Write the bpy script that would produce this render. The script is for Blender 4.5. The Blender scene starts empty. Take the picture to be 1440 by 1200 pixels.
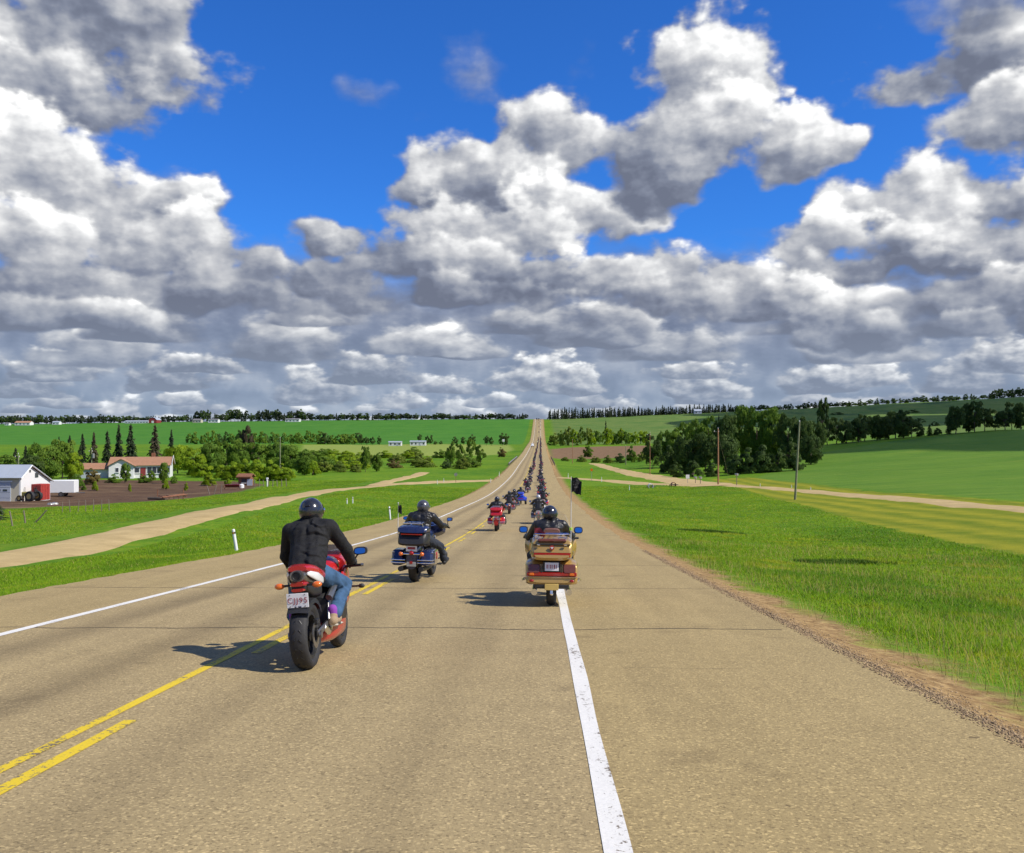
import bpy, bmesh, math, random
import numpy as np
from mathutils import Vector, Matrix, Euler

SC = bpy.context.scene
COL = SC.collection
R = math.radians

# ------------------------------------------------------------------ camera
F_PX, CAM_H = 1350.0, 1.6
HORIZON, VP_X = 612.0, 760.0
cam_data = bpy.data.cameras.new('camera')
cam_data.sensor_width = 36.0
cam_data.lens = F_PX / 1440.0 * 36.0
cam_data.clip_start, cam_data.clip_end = 0.1, 20000.0
cam = bpy.data.objects.new('camera', cam_data)
COL.objects.link(cam)
cam.location = (0, 0, CAM_H)
cam.rotation_euler = (R(90) + math.atan((HORIZON - 600) / F_PX), 0, math.atan((VP_X - 720) / F_PX))
SC.camera = cam

# ------------------------------------------------------------------ node expression helper
class X:
    """a socket (or constant) with arithmetic: writes the math nodes"""
    def __init__(s, nt, v): s.nt, s.v = nt, v
    def _op(s, op, *a, clamp=False):
        n = s.nt.nodes.new('ShaderNodeMath'); n.operation = op; n.use_clamp = clamp
        for i, q in enumerate((s,) + a):
            q = q.v if isinstance(q, X) else q
            if isinstance(q, (int, float)): n.inputs[i].default_value = q
            else: s.nt.links.new(q, n.inputs[i])
        return X(s.nt, n.outputs[0])
    def __add__(s, o): return s._op('ADD', o)
    def __radd__(s, o): return s._op('ADD', o)
    def __sub__(s, o): return s._op('SUBTRACT', o)
    def __rsub__(s, o): return X(s.nt, o)._op('SUBTRACT', s)
    def __mul__(s, o): return s._op('MULTIPLY', o)
    def __rmul__(s, o): return s._op('MULTIPLY', o)
    def __truediv__(s, o): return s._op('DIVIDE', o)
    def max(s, o): return s._op('MAXIMUM', o)
    def min(s, o): return s._op('MINIMUM', o)
    def smax(s, o, k): return s._op('SMOOTH_MAX', o, k)
    def abs(s): return s._op('ABSOLUTE')
    def clamp(s): return s._op('ADD', 0.0, clamp=True)
    def pow(s, e): return s._op('POWER', e)
    def ss(s, a, b):
        n = s.nt.nodes.new('ShaderNodeMapRange'); n.interpolation_type = 'SMOOTHSTEP'
        for i, q in enumerate((s, a, b)):
            q = q.v if isinstance(q, X) else q
            if isinstance(q, (int, float)): n.inputs[i].default_value = q
            else: s.nt.links.new(q, n.inputs[i])
        return X(s.nt, n.outputs[0])

def sock(nt, s, v):
    v = v.v if isinstance(v, X) else v
    if isinstance(v, bpy.types.NodeSocket): nt.links.new(v, s)
    else: s.default_value = v

def noise(nt, vec, scale, detail=4, rough=.55, lac=2.0, dist=0.0, dim='3D', color=False, w=None):
    n = nt.nodes.new('ShaderNodeTexNoise'); n.noise_dimensions = dim
    sock(nt, n.inputs['Vector'], vec)
    n.inputs['Scale'].default_value = scale; n.inputs['Detail'].default_value = detail
    n.inputs['Roughness'].default_value = rough; n.inputs['Lacunarity'].default_value = lac
    n.inputs['Distortion'].default_value = dist
    if w is not None: sock(nt, n.inputs['W'], w)
    return X(nt, n.outputs['Color' if color else 'Fac'])

def mixc(nt, f, a, b, blend='MIX'):
    n = nt.nodes.new('ShaderNodeMix'); n.data_type = 'RGBA'; n.blend_type = blend; n.clamp_factor = True
    sock(nt, n.inputs[0], f)
    for i, q in ((6, a), (7, b)):
        q = q.v if isinstance(q, X) else q
        if isinstance(q, (tuple, list)): n.inputs[i].default_value = (*q[:3], 1)
        else: nt.links.new(q, n.inputs[i])
    return X(nt, n.outputs[2])

def vmath(nt, op, a, b=None):
    n = nt.nodes.new('ShaderNodeVectorMath'); n.operation = op
    for i, q in enumerate((a, b)):
        if q is None: continue
        q = q.v if isinstance(q, X) else q
        if isinstance(q, (tuple, list)): n.inputs[i].default_value = q
        elif isinstance(q, (int, float)) and op == 'SCALE': n.inputs[3].default_value = q
        else: nt.links.new(q, n.inputs[i])
    return X(nt, n.outputs['Value' if op in ('LENGTH', 'DOT_PRODUCT', 'DISTANCE') else 'Vector'])

def combine(nt, x, y, z):
    n = nt.nodes.new('ShaderNodeCombineXYZ')
    for i, q in enumerate((x, y, z)): sock(nt, n.inputs[i], q)
    return X(nt, n.outputs[0])

# ------------------------------------------------------------------ sun
SUN_EL, SUN_BACK = R(45), R(17)        # height of the sun; it stands to the right and this far behind the camera
sun_dir = Vector((math.cos(SUN_EL) * math.cos(SUN_BACK), -math.cos(SUN_EL) * math.sin(SUN_BACK), math.sin(SUN_EL)))
sl = bpy.data.lights.new('sun', 'SUN')
sl.energy, sl.angle, sl.color = 4.7, R(0.53), (1.0, 0.94, 0.83)
sun = bpy.data.objects.new('sun', sl)
COL.objects.link(sun)
sun.rotation_euler = sun_dir.to_track_quat('Z', 'Y').to_euler()
sun.location = (60, -40, 80)

# ------------------------------------------------------------------ sky: clear blue air with cumulus all round
world = bpy.data.worlds.new('World')
SC.world = world
world.use_nodes = True
def build_sky():
    nt = world.node_tree
    nt.nodes.clear()
    out = nt.nodes.new('ShaderNodeOutputWorld')
    tc = nt.nodes.new('ShaderNodeTexCoord')
    sep = nt.nodes.new('ShaderNodeSeparateXYZ'); nt.links.new(tc.outputs['Generated'], sep.inputs[0])
    dx, dy, dz = (X(nt, sep.outputs[i]) for i in range(3))
    az = dx._op('ARCTAN2', dy)
    el = dz._op('ARCSINE')
    P = combine(nt, az, el, 0.0)
    sky = nt.nodes.new('ShaderNodeTexSky'); sky.sky_type = 'NISHITA'; sky.sun_disc = False
    sky.sun_elevation = SUN_EL; sky.sun_rotation = math.atan2(sun_dir.x, sun_dir.y)
    sky.air_density, sky.dust_density, sky.ozone_density = 1.0, 0.3, 2.5
    sky.altitude = 700
    tint = mixc(nt, 1.0, X(nt, sky.outputs[0]), SKY_TINT, 'MULTIPLY')

    # where the big clouds stand, in degrees of azimuth and height, with their half sizes
    def ang(px, py): return math.atan((px - VP_X) / F_PX), math.atan((HORIZON - py) / math.hypot(F_PX, px - VP_X))
    warp = noise(nt, P, 8.0, 3.0, .6, color=True)
    wv = vmath(nt, 'SUBTRACT', warp, (.5, .5, .5))
    w1 = warp._op('ADD', 0.0) - .5
    Pw = vmath(nt, 'ADD', P, vmath(nt, 'MULTIPLY', wv, (.10, .075, 0)))
    def pair(scale, off, detail, rough=.53, flat_=1.15):
        """billows, and how much they thin out towards the sun"""
        v = vmath(nt, 'MULTIPLY', P, (1, flat_, 1))
        n0 = noise(nt, v, scale, detail, rough); n1 = noise(nt, vmath(nt, 'ADD', v, (off * .55, off, 0)), scale, detail, rough)
        return n0 - .5, n0 - n1
    nA, gA = pair(12.5, .020, 4.6, .50); nB, gB = pair(17.0, .016, 4.0, .5, 1.9); nC, gC = pair(34.0, .009, 3.5, .52, 1.8)
    def fmix(f, a_, b_):
        m = nt.nodes.new('ShaderNodeMix'); m.data_type = 'FLOAT'; m.clamp_factor = True
        sock(nt, m.inputs[0], f); sock(nt, m.inputs[2], a_); sock(nt, m.inputs[3], b_); return X(nt, m.outputs[0])
    # dull sheet behind everything low down
    acc_a = (1.0 - (el + nB * .09).ss(.125, .205)) * .95
    acc_b = nB * 1.0 + nC * .5 + gA * .4 + .24
    # rows of flat-based cumulus, the far ones lowest, the near ones in front of them
    azr = az + w1 * .05; elr = el - w1 * .02
    sC, sB = nC * 1.7, nB * 1.7
    tC, tB = gC * 1.5 + nC * .4 + gA * .35 - .04, gB * 1.5 + nB * .4 + gA * .35 - .02
    for i, (base, h, w, cov) in enumerate(ROWS):
        n, t = (sC, tC) if i < 6 else (sB, tB)
        u = azr._op('MULTIPLY_ADD', 1 / w, i * 7.31 + 40)
        k = u._op('FLOOR'); f = u._op('FRACT')
        wn = nt.nodes.new('ShaderNodeTexWhiteNoise'); wn.noise_dimensions = '1D'; sock(nt, wn.inputs['W'], k + i * 13.7)
        sc = nt.nodes.new('ShaderNodeSeparateColor'); nt.links.new(wn.outputs['Color'], sc.inputs[0]); r1, r2, r3 = (X(nt, sc.outputs[j]) for j in range(3))
        x = (f - r1._op('MULTIPLY_ADD', .22, .39)) / r2._op('MULTIPLY_ADD', .16, .27)
        y = (elr - r3._op('MULTIPLY_ADD', h * .45, base - h * .225)) / r2._op('MULTIPLY_ADD', h * .9, h * .55)
        ln = vmath(nt, 'LENGTH', combine(nt, x, y.max(y * -7.0), 0))
        alpha = (n - ln).ss(-cov, .34 - cov) * (1.0 - (f - .5).abs().ss(.40, .49))
        bright = y._op('MULTIPLY_ADD', .86, t) + x._op('MULTIPLY_ADD', .13, r1 * .34)
        acc_b = fmix(alpha, acc_b, bright); acc_a = fmix(alpha, acc_a, 1.0)
    rows_b, rows_a = acc_b, acc_a
    # distant clouds pale and turn blue through the air
    low = (1.0 - el.ss(.0, .15)) * .34
    def finish(bv, av):
        ramp = nt.nodes.new('ShaderNodeValToRGB'); cr = ramp.color_ramp
        cr.elements[0].position = .0; cr.elements[0].color = (.135, .155, .215, 1); cr.elements[1].position = 1.0; cr.elements[1].color = (.93, .93, .93, 1)
        for p, c in ((.20, (.19, .215, .285)), (.45, (.335, .355, .405)), (.66, (.51, .52, .545)), (.86, (.74, .745, .75))):
            e = cr.elements.new(p); e.color = (*c, 1)
        sock(nt, ramp.inputs[0], bv.clamp())
        c = mixc(nt, low, X(nt, ramp.outputs[0]), (.36, .46, .60))
        c = mixc(nt, av, mixc(nt, 1.0, tint, (SKY_STRENGTH,) * 3, 'MULTIPLY'), c)
        bg = nt.nodes.new('ShaderNodeBackground'); sock(nt, bg.inputs[0], c); bg.inputs[1].default_value = 1.0
        return bg
    # the same broken cumulus goes on all round
    flat = combine(nt, dx / (dz.max(0) + .25), dy / (dz.max(0) + .25), 3.7)
    gn = noise(nt, flat, 1.15, 2.0, .5) - .5
    ga = (gn * 5.0 + nA * 1.5).ss(.10, .40)
    out_bg = finish(fmix(ga, rows_b, gA * 1.8 - gn * 1.2 + .66), rows_a.max(ga).max(1.0 - el.ss(.0, .03)))
    # the large clouds ahead, back to front, each lit from its upper sunward side
    S, T = nA * 2.3 + nC * .45, gA * 1.9 + nA * .25 + gC * .5 + .40
    sp = nt.nodes.new('ShaderNodeSeparateXYZ'); sock(nt, sp.inputs[0], Pw); wy = X(nt, sp.outputs[1])
    for px, py, rx, ry, bias, tone, *op in CLOUDS:
        a, e = ang(px, py); rx, ry = rx * 1.08, ry * 1.12; fx, fy = F_PX / rx, F_PX / ry
        q = vmath(nt, 'MULTIPLY', vmath(nt, 'SUBTRACT', Pw, (a, e, 0)), (fx, fy, 0))
        cut = wy._op('MULTIPLY_ADD', -.7 * fy, .7 * (e * fy - .5)).max(0)
        alpha = (S - vmath(nt, 'LENGTH', q) - cut).ss(-bias, .36 - bias if not op else .9 - bias)
        if op: alpha = alpha * op[0]
        acc_b = fmix(alpha, acc_b, vmath(nt, 'DOT_PRODUCT', q, (.15, .41, 0)) + T + tone); acc_a = fmix(alpha, acc_a, 1.0)
    front_bg = finish(acc_b, acc_a.max(1.0 - el.ss(.0, .03)))
    ahead = (1.0 - az.abs().ss(.60, .72)) * (1.0 - el.ss(.50, .60))
    mx = nt.nodes.new('ShaderNodeMixShader'); sock(nt, mx.inputs[0], ahead)
    nt.links.new(out_bg.outputs[0], mx.inputs[1]); nt.links.new(front_bg.outputs[0], mx.inputs[2])
    nt.links.new(mx.outputs[0], out.inputs[0])

SKY_STRENGTH = 0.105
SKY_TINT = (.20, .62, 1.30)
CLOUDS = [  # photo pixel centre, half size, strength and tone of the large clouds (and how thin the wisps are)
    (65, 30, 205, 98, 1, -.02), (200, 15, 105, 55, .85, .04), (20, 112, 170, 56, 1, -.14),
    (225, 240, 58, 40, .62, .0, .8), (50, 240, 110, 72, 1, .24), (140, 285, 120, 72, 1, .20), (262, 278, 66, 38, .9, .10), (25, 330, 125, 52, 1, .20), (235, 350, 130, 50, 1, .14), (120, 392, 210, 42, 1, -.06), (300, 412, 160, 42, .95, -.12), (60, 435, 160, 30, .9, -.16),
    (470, 340, 56, 36, .95, -.02), (455, 395, 90, 34, .85, -.12), (365, 380, 80, 40, .8, .0),
    (640, 250, 74, 80, .95, .06), (775, 195, 88, 74, 1, .14), (700, 265, 130, 62, 1, .0), (800, 295, 115, 48, 1, .20), (690, 325, 150, 46, 1, .14), (600, 375, 160, 44, 1, -.06), (760, 392, 190, 40, 1, -.14), (680, 420, 190, 30, .95, -.2), (845, 378, 55, 34, .9, .26),
    (930, 230, 112, 78, .95, -.20), (985, 105, 90, 95, 1, .16), (1058, 92, 54, 62, .9, .24), (1005, 195, 85, 85, .95, .10), (1105, 215, 78, 48, .95, .14), (1170, 212, 54, 32, .8, .14),
    (1300, 130, 115, 46, .85, -.02), (1410, 95, 115, 60, .95, -.14), (1415, 185, 90, 52, 1, .14),
    (1380, 295, 145, 66, 1, .06), (1270, 305, 112, 58, 1, .12), (1165, 345, 80, 44, .95, .26), (1320, 362, 180, 42, 1, -.10), (1190, 390, 160, 30, .95, -.18),
    (930, 395, 80, 46, .95, .12), (1030, 388, 85, 40, .95, .26), (985, 425, 140, 36, .95, -.04), (1110, 420, 90, 34, .95, .06), (1215, 440, 120, 34, .9, .12), (1390, 430, 150, 34, .95, -.14), (1250, 470, 180, 24, .9, -.2),
    (665, 85, 70, 80, .62, .0, .62), (690, 140, 50, 40, .5, .0, .5), (515, 120, 85, 34, .66, -.02, .6), (1410, -5, 120, 40, .9, -.22, .85), (600, 150, 60, 40, .4, -.05, .4), (820, 90, 60, 50, .35, .0, .35),
]
ROWS = [  # base height, depth of a cloud, breadth of a cloud, cover
    (.005, .012, .050, 1.0), (.011, .015, .066, 1.0), (.019, .019, .082, 1.0), (.029, .024, .105, 1.0), (.041, .029, .13, 1.0), (.056, .034, .155, .98), (.074, .041, .19, .96), (.095, .047, .22, .92), (.118, .052, .25, .84), (.140, .054, .28, .66),
]
build_sky()
world.cycles.sampling_method = 'MANUAL'
world.cycles.sample_map_resolution = 512

# ------------------------------------------------------------------ picture
SC.render.engine = 'CYCLES'
SC.view_settings.view_transform = 'Standard'
SC.view_settings.look = 'None'
SC.view_settings.exposure = 0.26
SC.view_settings.gamma = 1.0
SC.view_settings.use_curve_mapping = False
SC.cycles.max_bounces = 5
SC.cycles.diffuse_bounces = 2
SC.cycles.glossy_bounces = 3
SC.cycles.transmission_bounces = 4
SC.cycles.transparent_max_bounces = 12
SC.cycles.use_adaptive_sampling = True
SC.cycles.adaptive_threshold = 0.012
SC.cycles.adaptive_min_samples = 12
SC.cycles.use_denoising = True
try:
    SC.cycles.denoiser = 'OPENIMAGEDENOISE'
    SC.cycles.denoising_input_passes = 'RGB_ALBEDO_NORMAL'
    SC.cycles.denoising_prefilter = 'ACCURATE'
except Exception:
    pass
# ------------------------------------------------------------------ helpers: tags, meshes, materials
rng = random.Random(7)
nrg = np.random.default_rng(11)

def tag(o, label=None, cat=None, group=None, kind=None):
    for k, v in (('label', label), ('category', cat), ('group', group), ('kind', kind)):
        if v is not None: o[k] = v
    return o

def empty(name, loc=(0, 0, 0), rz=0.0):
    o = bpy.data.objects.new(name, None); COL.objects.link(o)
    o.location = loc; o.rotation_euler = (0, 0, rz); o.empty_display_size = .2
    return o

def link(name, me, m=None, parent=None, loc=None):
    o = bpy.data.objects.new(name, me); COL.objects.link(o)
    if m is not None and not me.materials: me.materials.append(m)
    if parent is not None: o.parent = parent
    if loc is not None: o.location = loc
    return o

def np_mesh(name, V, Fc, smooth=False):
    """mesh from an (n,3) array and an (m,k) array of equal-sized faces"""
    V = np.asarray(V, np.float32); Fc = np.asarray(Fc, np.int32)
    me = bpy.data.meshes.new(name)
    me.vertices.add(len(V)); me.vertices.foreach_set('co', V.ravel())
    k = Fc.shape[1]
    me.loops.add(Fc.size); me.loops.foreach_set('vertex_index', Fc.ravel())
    me.polygons.add(len(Fc))
    me.polygons.foreach_set('loop_start', np.arange(0, Fc.size, k, dtype=np.int32))
    me.polygons.foreach_set('loop_total', np.full(len(Fc), k, np.int32))
    if smooth: me.polygons.foreach_set('use_smooth', np.ones(len(Fc), bool))
    me.update(calc_edges=True); me.validate()
    return me

def vattr(me, name, arr):
    a = me.attributes.new(name, 'FLOAT', 'POINT'); a.data.foreach_set('value', np.asarray(arr, np.float32))

def new_mat(name):
    m = bpy.data.materials.new(name); m.use_nodes = True
    nt = m.node_tree
    return m, nt, nt.nodes['Principled BSDF']

def pos(nt):
    g = nt.nodes.new('ShaderNodeNewGeometry'); return X(nt, g.outputs['Position'])

def objco(nt):
    g = nt.nodes.new('ShaderNodeTexCoord'); return X(nt, g.outputs['Object'])

def attr(nt, name):
    a = nt.nodes.new('ShaderNodeAttribute'); a.attribute_name = name; return X(nt, a.outputs['Fac'])

def bump(nt, bs, h, strength=.3, dist=.02):
    b = nt.nodes.new('ShaderNodeBump'); b.inputs['Strength'].default_value = strength; b.inputs['Distance'].default_value = dist
    sock(nt, b.inputs['Height'], h); nt.links.new(b.outputs[0], bs.inputs['Normal'])

def simple(name, c, rough=.5, metal=0.0, var=.12, scale=8.0, coat=0.0, bmp=0.0, bscale=60., spec=.5):
    """a plain painted, moulded or cast surface with slight soiling and grain"""
    m, nt, bs = new_mat(name)
    p = objco(nt)
    n = noise(nt, p, scale, 4, .6)
    f = (n - .5) * (var * 4)
    lo = tuple(max(0, q * (1 - var * 1.6)) for q in c); hi = tuple(min(1, q * (1 + var)) for q in c)
    sock(nt, bs.inputs['Base Color'], mixc(nt, (f + .5).clamp(), lo, hi))
    sock(nt, bs.inputs['Roughness'], (n - .5) * .25 + rough)
    bs.inputs['Metallic'].default_value = metal
    bs.inputs['Coat Weight'].default_value = coat; bs.inputs['Coat Roughness'].default_value = .06
    bs.inputs['Specular IOR Level'].default_value = spec
    if bmp: bump(nt, bs, noise(nt, p, bscale, 3, .6), bmp, .01)
    return m

# ------------------------------------------------------------------ the lie of the land
def hermite(xk, yk):
    xk, yk = np.asarray(xk, float), np.asarray(yk, float)
    s = np.diff(yk) / np.diff(xk)
    m = np.r_[s[0], (s[1:] * np.diff(xk)[:-1] + s[:-1] * np.diff(xk)[1:]) / (np.diff(xk)[1:] + np.diff(xk)[:-1]), s[-1]]
    def f(x):
        x = np.asarray(x, float); i = np.clip(np.searchsorted(xk, x) - 1, 0, len(xk) - 2)
        h = xk[i + 1] - xk[i]; t = np.clip((x - xk[i]) / h, 0, 1)
        return ((2*t**3 - 3*t**2 + 1) * yk[i] + (t**3 - 2*t**2 + t) * h * m[i] + (-2*t**3 + 3*t**2) * yk[i+1] + (t**3 - t**2) * h * m[i+1])
    return f

GRADE = (704 - HORIZON) / F_PX
_rd = [-4000, -400, -100, -40, 0, 9, 20, 30, 46, 79, 120, 167, 202, 300, 400, 500, 640, 875, 1100, 1296, 1350, 1450, 1800, 2600, 5000]
_rz = [16, 12, 5.5, 40*GRADE, 0, -9*GRADE, -1.345, -1.99, -2.92, -4.35, -5.85, -6.85, -7.3, -7.3, -7.35, -6.9, -5.4, -2.4, 9.4, 22.4, 24.0, 23.0, 15, 8, 6]
road_raw = hermite(_rd, _rz)
YS = np.unique(np.round(np.r_[np.arange(-30, 80, 1.0), np.arange(80, 300, 3.0), np.arange(300, 1500, 8.0), np.arange(1500, 1801, 50)], 3))
ZS = road_raw(YS)
def roadz(y): return np.where((np.asarray(y) >= YS[0]) & (np.asarray(y) <= YS[-1]), np.interp(y, YS, ZS), road_raw(y))

_cx = [-4000, -1500, -700, -300, -120, -60, -30, -22, -15, -9.6, -8.9, 3.25, 4.1, 10, 16, 20, 36, 60, 100, 150, 250, 400, 700, 1500, 4000]
_rows = {
    -400: [-8, -7, -6, -5, -3, -2, -1, -.8, -1, -.35, -.07, -.07, -.3, -.7, -.9, -.8, 0, 1, 2.5, 4, 7, 10, 15, 20, 20],
    0:    [-8, -7, -6, -5, -3, -2, -1, -.8, -1, -.35, -.07, -.07, -.25, -.7, -.9, -.8, 0, 1, 2.5, 4, 7, 10, 15, 20, 20],
    40:   [-7, -6, -5, -4, -2.5, -1.5, -1, -.75, -.9, -.3, -.07, -.07, -.25, -.7, -.9, -.8, 0, 1, 2.5, 4, 7, 10, 15, 20, 20],
    70:   [-5, -4, -3, -2.5, -1.5, -.8, -.1, 0, -.5, -.3, -.07, -.07, -.25, -.6, -.8, -.6, 0, 1, 3, 5, 8, 11, 16, 20, 20],
    120:  [-2, -2, -1, -1, -.7, -.7, .3, .5, 0, -.2, -.07, -.07, -.2, -.6, -.6, -.4, .1, 1.4, 3.7, 6, 9, 12, 17, 20, 20],
    200:  [0, 0, 0, .5, .8, .6, .3, .2, 0, -.12, -.07, -.07, -.1, -.2, -.2, -.1, .1, 1.8, 4.8, 7.5, 10, 13, 18, 20, 20],
    300:  [0, 0, 0, 0, 0, -.3, -.6, -.8, -.8, -.4, -.07, -.07, -.4, -.8, -.8, -.8, 0, 2.3, 6.4, 10.7, 11, 13, 18, 22, 22],
    450:  [0, 0, 0, 0, 0, 0, -1, -1, -1, -.6, -.07, -.07, -.6, -1, -1, -1, -.5, .8, 2.5, 5, 8, 11, 18, 24, 24],
    650:  [0, 0, 0, 0, 0, 0, -.5, -.5, -.6, -.4, -.07, -.07, -.4, -.6, -.5, -.4, 0, .3, 1, 2.5, 6, 10, 19, 26, 26],
    900:  [-2, -2, -1, 0, 0, 0, 0, -.3, -.4, -.3, -.07, -.07, -.3, -.4, -.3, 0, .2, .5, 1.2, 2.5, 6, 11, 22, 30, 30],
    1300: [-8, -8, -6, -1, 0, 0, 0, 0, -.2, -.2, -.07, -.07, -.2, -.2, 0, .2, .5, 1.4, 3, 5, 9, 17, 33, 42, 42],
    1700: [-5, -5, -4, -1, 0, 0, 0, 0, -.2, -.2, -.07, -.07, -.2, -.2, 0, .2, .5, 1.4, 3, 5, 9, 16, 30, 36, 36],
    5000: [0] * 25,
}
_rk = np.array(sorted(_rows)); _rt = np.array([_rows[k] for k in _rk], float)
def vnoise(x, y, s, seed=0):
    """smooth value noise, -1..1"""
    x = np.asarray(x, float) / s; y = np.asarray(y, float) / s
    xi, yi = np.floor(x), np.floor(y); fx, fy = x - xi, y - yi
    fx, fy = fx*fx*(3 - 2*fx), fy*fy*(3 - 2*fy)
    def h(a, b): q = np.sin(a * 127.1 + b * 311.7 + seed * 74.7) * 43758.5453; return (q - np.floor(q)) * 2 - 1
    return (h(xi, yi) * (1-fx) + h(xi+1, yi) * fx) * (1-fy) + (h(xi, yi+1) * (1-fx) + h(xi+1, yi+1) * fx) * fy
def H(x, y):
    x = np.asarray(x, float); y = np.asarray(y, float)
    x, y = np.broadcast_arrays(x, y)
    i = np.clip(np.searchsorted(_rk, y) - 1, 0, len(_rk) - 2)
    t = np.clip((y - _rk[i]) / (_rk[i+1] - _rk[i]), 0, 1); t = t*t*(3 - 2*t)
    out = np.zeros(x.shape)
    j = np.clip(np.searchsorted(_cx, x) - 1, 0, len(_cx) - 2)
    cx = np.array(_cx); u = np.clip((x - cx[j]) / (cx[j+1] - cx[j]), 0, 1)
    a = _rt[i, j] * (1-u) + _rt[i, j+1] * u
    b = _rt[i+1, j] * (1-u) + _rt[i+1, j+1] * u
    d = a * (1-t) + b * t
    away = np.clip((np.maximum(x - 4.0, -9.8 - x)) / 8.0, 0, 1)
    d = d + away * (.10 * vnoise(x, y, 7.0, 1) + .05 * vnoise(x, y, 3.1, 2)) + np.clip((np.abs(x) - 30) / 80, 0, 1) * (.35 * vnoise(x, y, 37, 3) + 1.0 * vnoise(x, y, 190, 4) * np.clip(np.abs(x) / 300, 0, 1))
    inside = (x > -8.95) & (x < 3.2)
    d = np.where(inside, -.32, d)
    return roadz(y) + d

CAM_M = cam.rotation_euler.to_matrix()
def ray(px, py):
    v = CAM_M @ Vector(((px - 720) / F_PX, (600 - py) / F_PX, -1.0)); return v / v.y
def G(px, py, far=1400):
    """where the photo pixel meets the ground"""
    v = ray(px, py); t = np.geomspace(3, far, 3000)
    gap = CAM_H + t * v.z - H(t * v.x, t)
    k = np.argmax(gap < 0) if (gap < 0).any() else len(t) - 1
    a, b = t[max(k-1, 0)], t[k]
    for _ in range(30):
        q = (a + b) / 2
        if CAM_H + q * v.z - float(H(q * v.x, q)) < 0: b = q
        else: a = q
    return float(v.x * b), float(b)
def at(px, d):
    """ground point seen in photo column px at distance d along the road"""
    return float(ray(px, 612).x * d), float(d)
def ground(x, y): return float(H(x, y))
def project(x, y, z):
    v = CAM_M.transposed() @ Vector((x, y, z - CAM_H)); return 720 - v.x / v.z * F_PX, 600 + v.y / v.z * F_PX

def poly_sd(poly, x, y):
    """signed distance to a polygon, positive inside"""
    p = np.asarray(poly, float); d = np.full(x.shape, 1e9); ins = np.zeros(x.shape, bool)
    for (ax, ay), (bx, by) in zip(p, np.roll(p, -1, 0)):
        ex, ey = bx - ax, by - ay; wx, wy = x - ax, y - ay
        t = np.clip((wx*ex + wy*ey) / (ex*ex + ey*ey + 1e-9), 0, 1)
        d = np.minimum(d, np.hypot(wx - ex*t, wy - ey*t))
        c = ((ay > y) != (by > y)) & (x < (bx - ax) * (y - ay) / (by - ay + 1e-12) + ax)
        ins ^= c
    return np.where(ins, d, -d)

# ------------------------------------------------------------------ ground sheet
def axis(segs):
    out = []
    for a, b, s in segs: out += list(np.arange(a, b, s))
    return np.unique(np.round(out + [segs[-1][1]], 3))
GX = axis([(-4000, -700, 110), (-700, -200, 10), (-200, -60, 3), (-60, -10, .8), (-10, 4.8, .35), (4.8, 45, .7), (45, 200, 3), (200, 760, 10), (760, 4060, 110)])
GX = np.unique(np.round(np.r_[GX, -8.96, -8.9, 3.19, 3.25, 3.5, 4.1], 3))
GY = axis([(-600, -30, 30), (-30, 5, 5), (5, 60, .8), (60, 130, 1.5), (130, 330, 3), (330, 1500, 9), (1500, 2000, 50), (2000, 5000, 300)])
MX, MY = np.meshgrid(GX, GY)
MZ = H(MX, MY)
nx, ny = len(GX), len(GY)
idx = np.arange(nx * ny).reshape(ny, nx)
faces = np.stack([idx[:-1, :-1], idx[:-1, 1:], idx[1:, 1:], idx[1:, :-1]], -1).reshape(-1, 4)
gme = np_mesh('ground', np.stack([MX, MY, MZ], -1).reshape(-1, 3), faces, True)
gx, gy = MX.ravel(), MY.ravel()

def pp(*pts): return [G(*q) for q in pts]
SOIL = [at(-120, 88), at(-120, 140), at(60, 160), at(110, 176), at(330, 172), at(372, 160), at(330, 128), at(285, 112), at(230, 99), at(120, 93), at(30, 89)]
TILLED = [at(772, 395), at(772, 570), at(800, 610), at(910, 620), at(925, 470), at(900, 400)]
HAY = [at(425, 420), at(425, 660), at(715, 690), at(722, 560), at(700, 470), at(600, 420)]
CROP = [  # sown fields of even deep green
    [(-3000, 700), (-3000, 1330), (-14, 1330), (-14, 720), (-30, 700), (-900, 690)],
    [(-14, 1330), (-14, 1200), (-3000, 1200), (-3000, 1330)],
]
CROPB = [[(43, 20), (43, 130), (41, 185), (70, 262), (110, 300), (180, 318), (420, 330), (600, 20)], [at(1205, 480), at(1200, 700), at(1345, 700), at(1360, 480)]]
PALE = [(14, 690), (14, 1320), (900, 1320), (900, 690), (200, 680)]
sd = lambda p: poly_sd(p, gx, gy)
vattr(gme, 'soil', sd(SOIL)); vattr(gme, 'tilled', sd(TILLED)); vattr(gme, 'hay', sd(HAY))
vattr(gme, 'crop', np.maximum.reduce([sd(p) for p in CROP])); vattr(gme, 'pale', sd(PALE)); vattr(gme, 'cropb', np.maximum.reduce([sd(p) for p in CROPB]))
MOWN_IN = hermite([-100, 20, 40, 60, 90, 130, 170, 190], [18, 19, 20, 21.5, 25, 29, 32, 33])
FRONT_R = hermite([-100, 0, 60, 105, 150, 175, 192, 200], [37, 37, 37, 37, 37, 36.5, 35, 33])
vattr(gme, 'mown', np.where((gy < 192), np.minimum(gx - MOWN_IN(gy), FRONT_R(gy) + 5 - gx), -5.0))
vattr(gme, 'verge', np.maximum(gx - 3.25, (-8.9 - gx) * 2.2))

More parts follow.
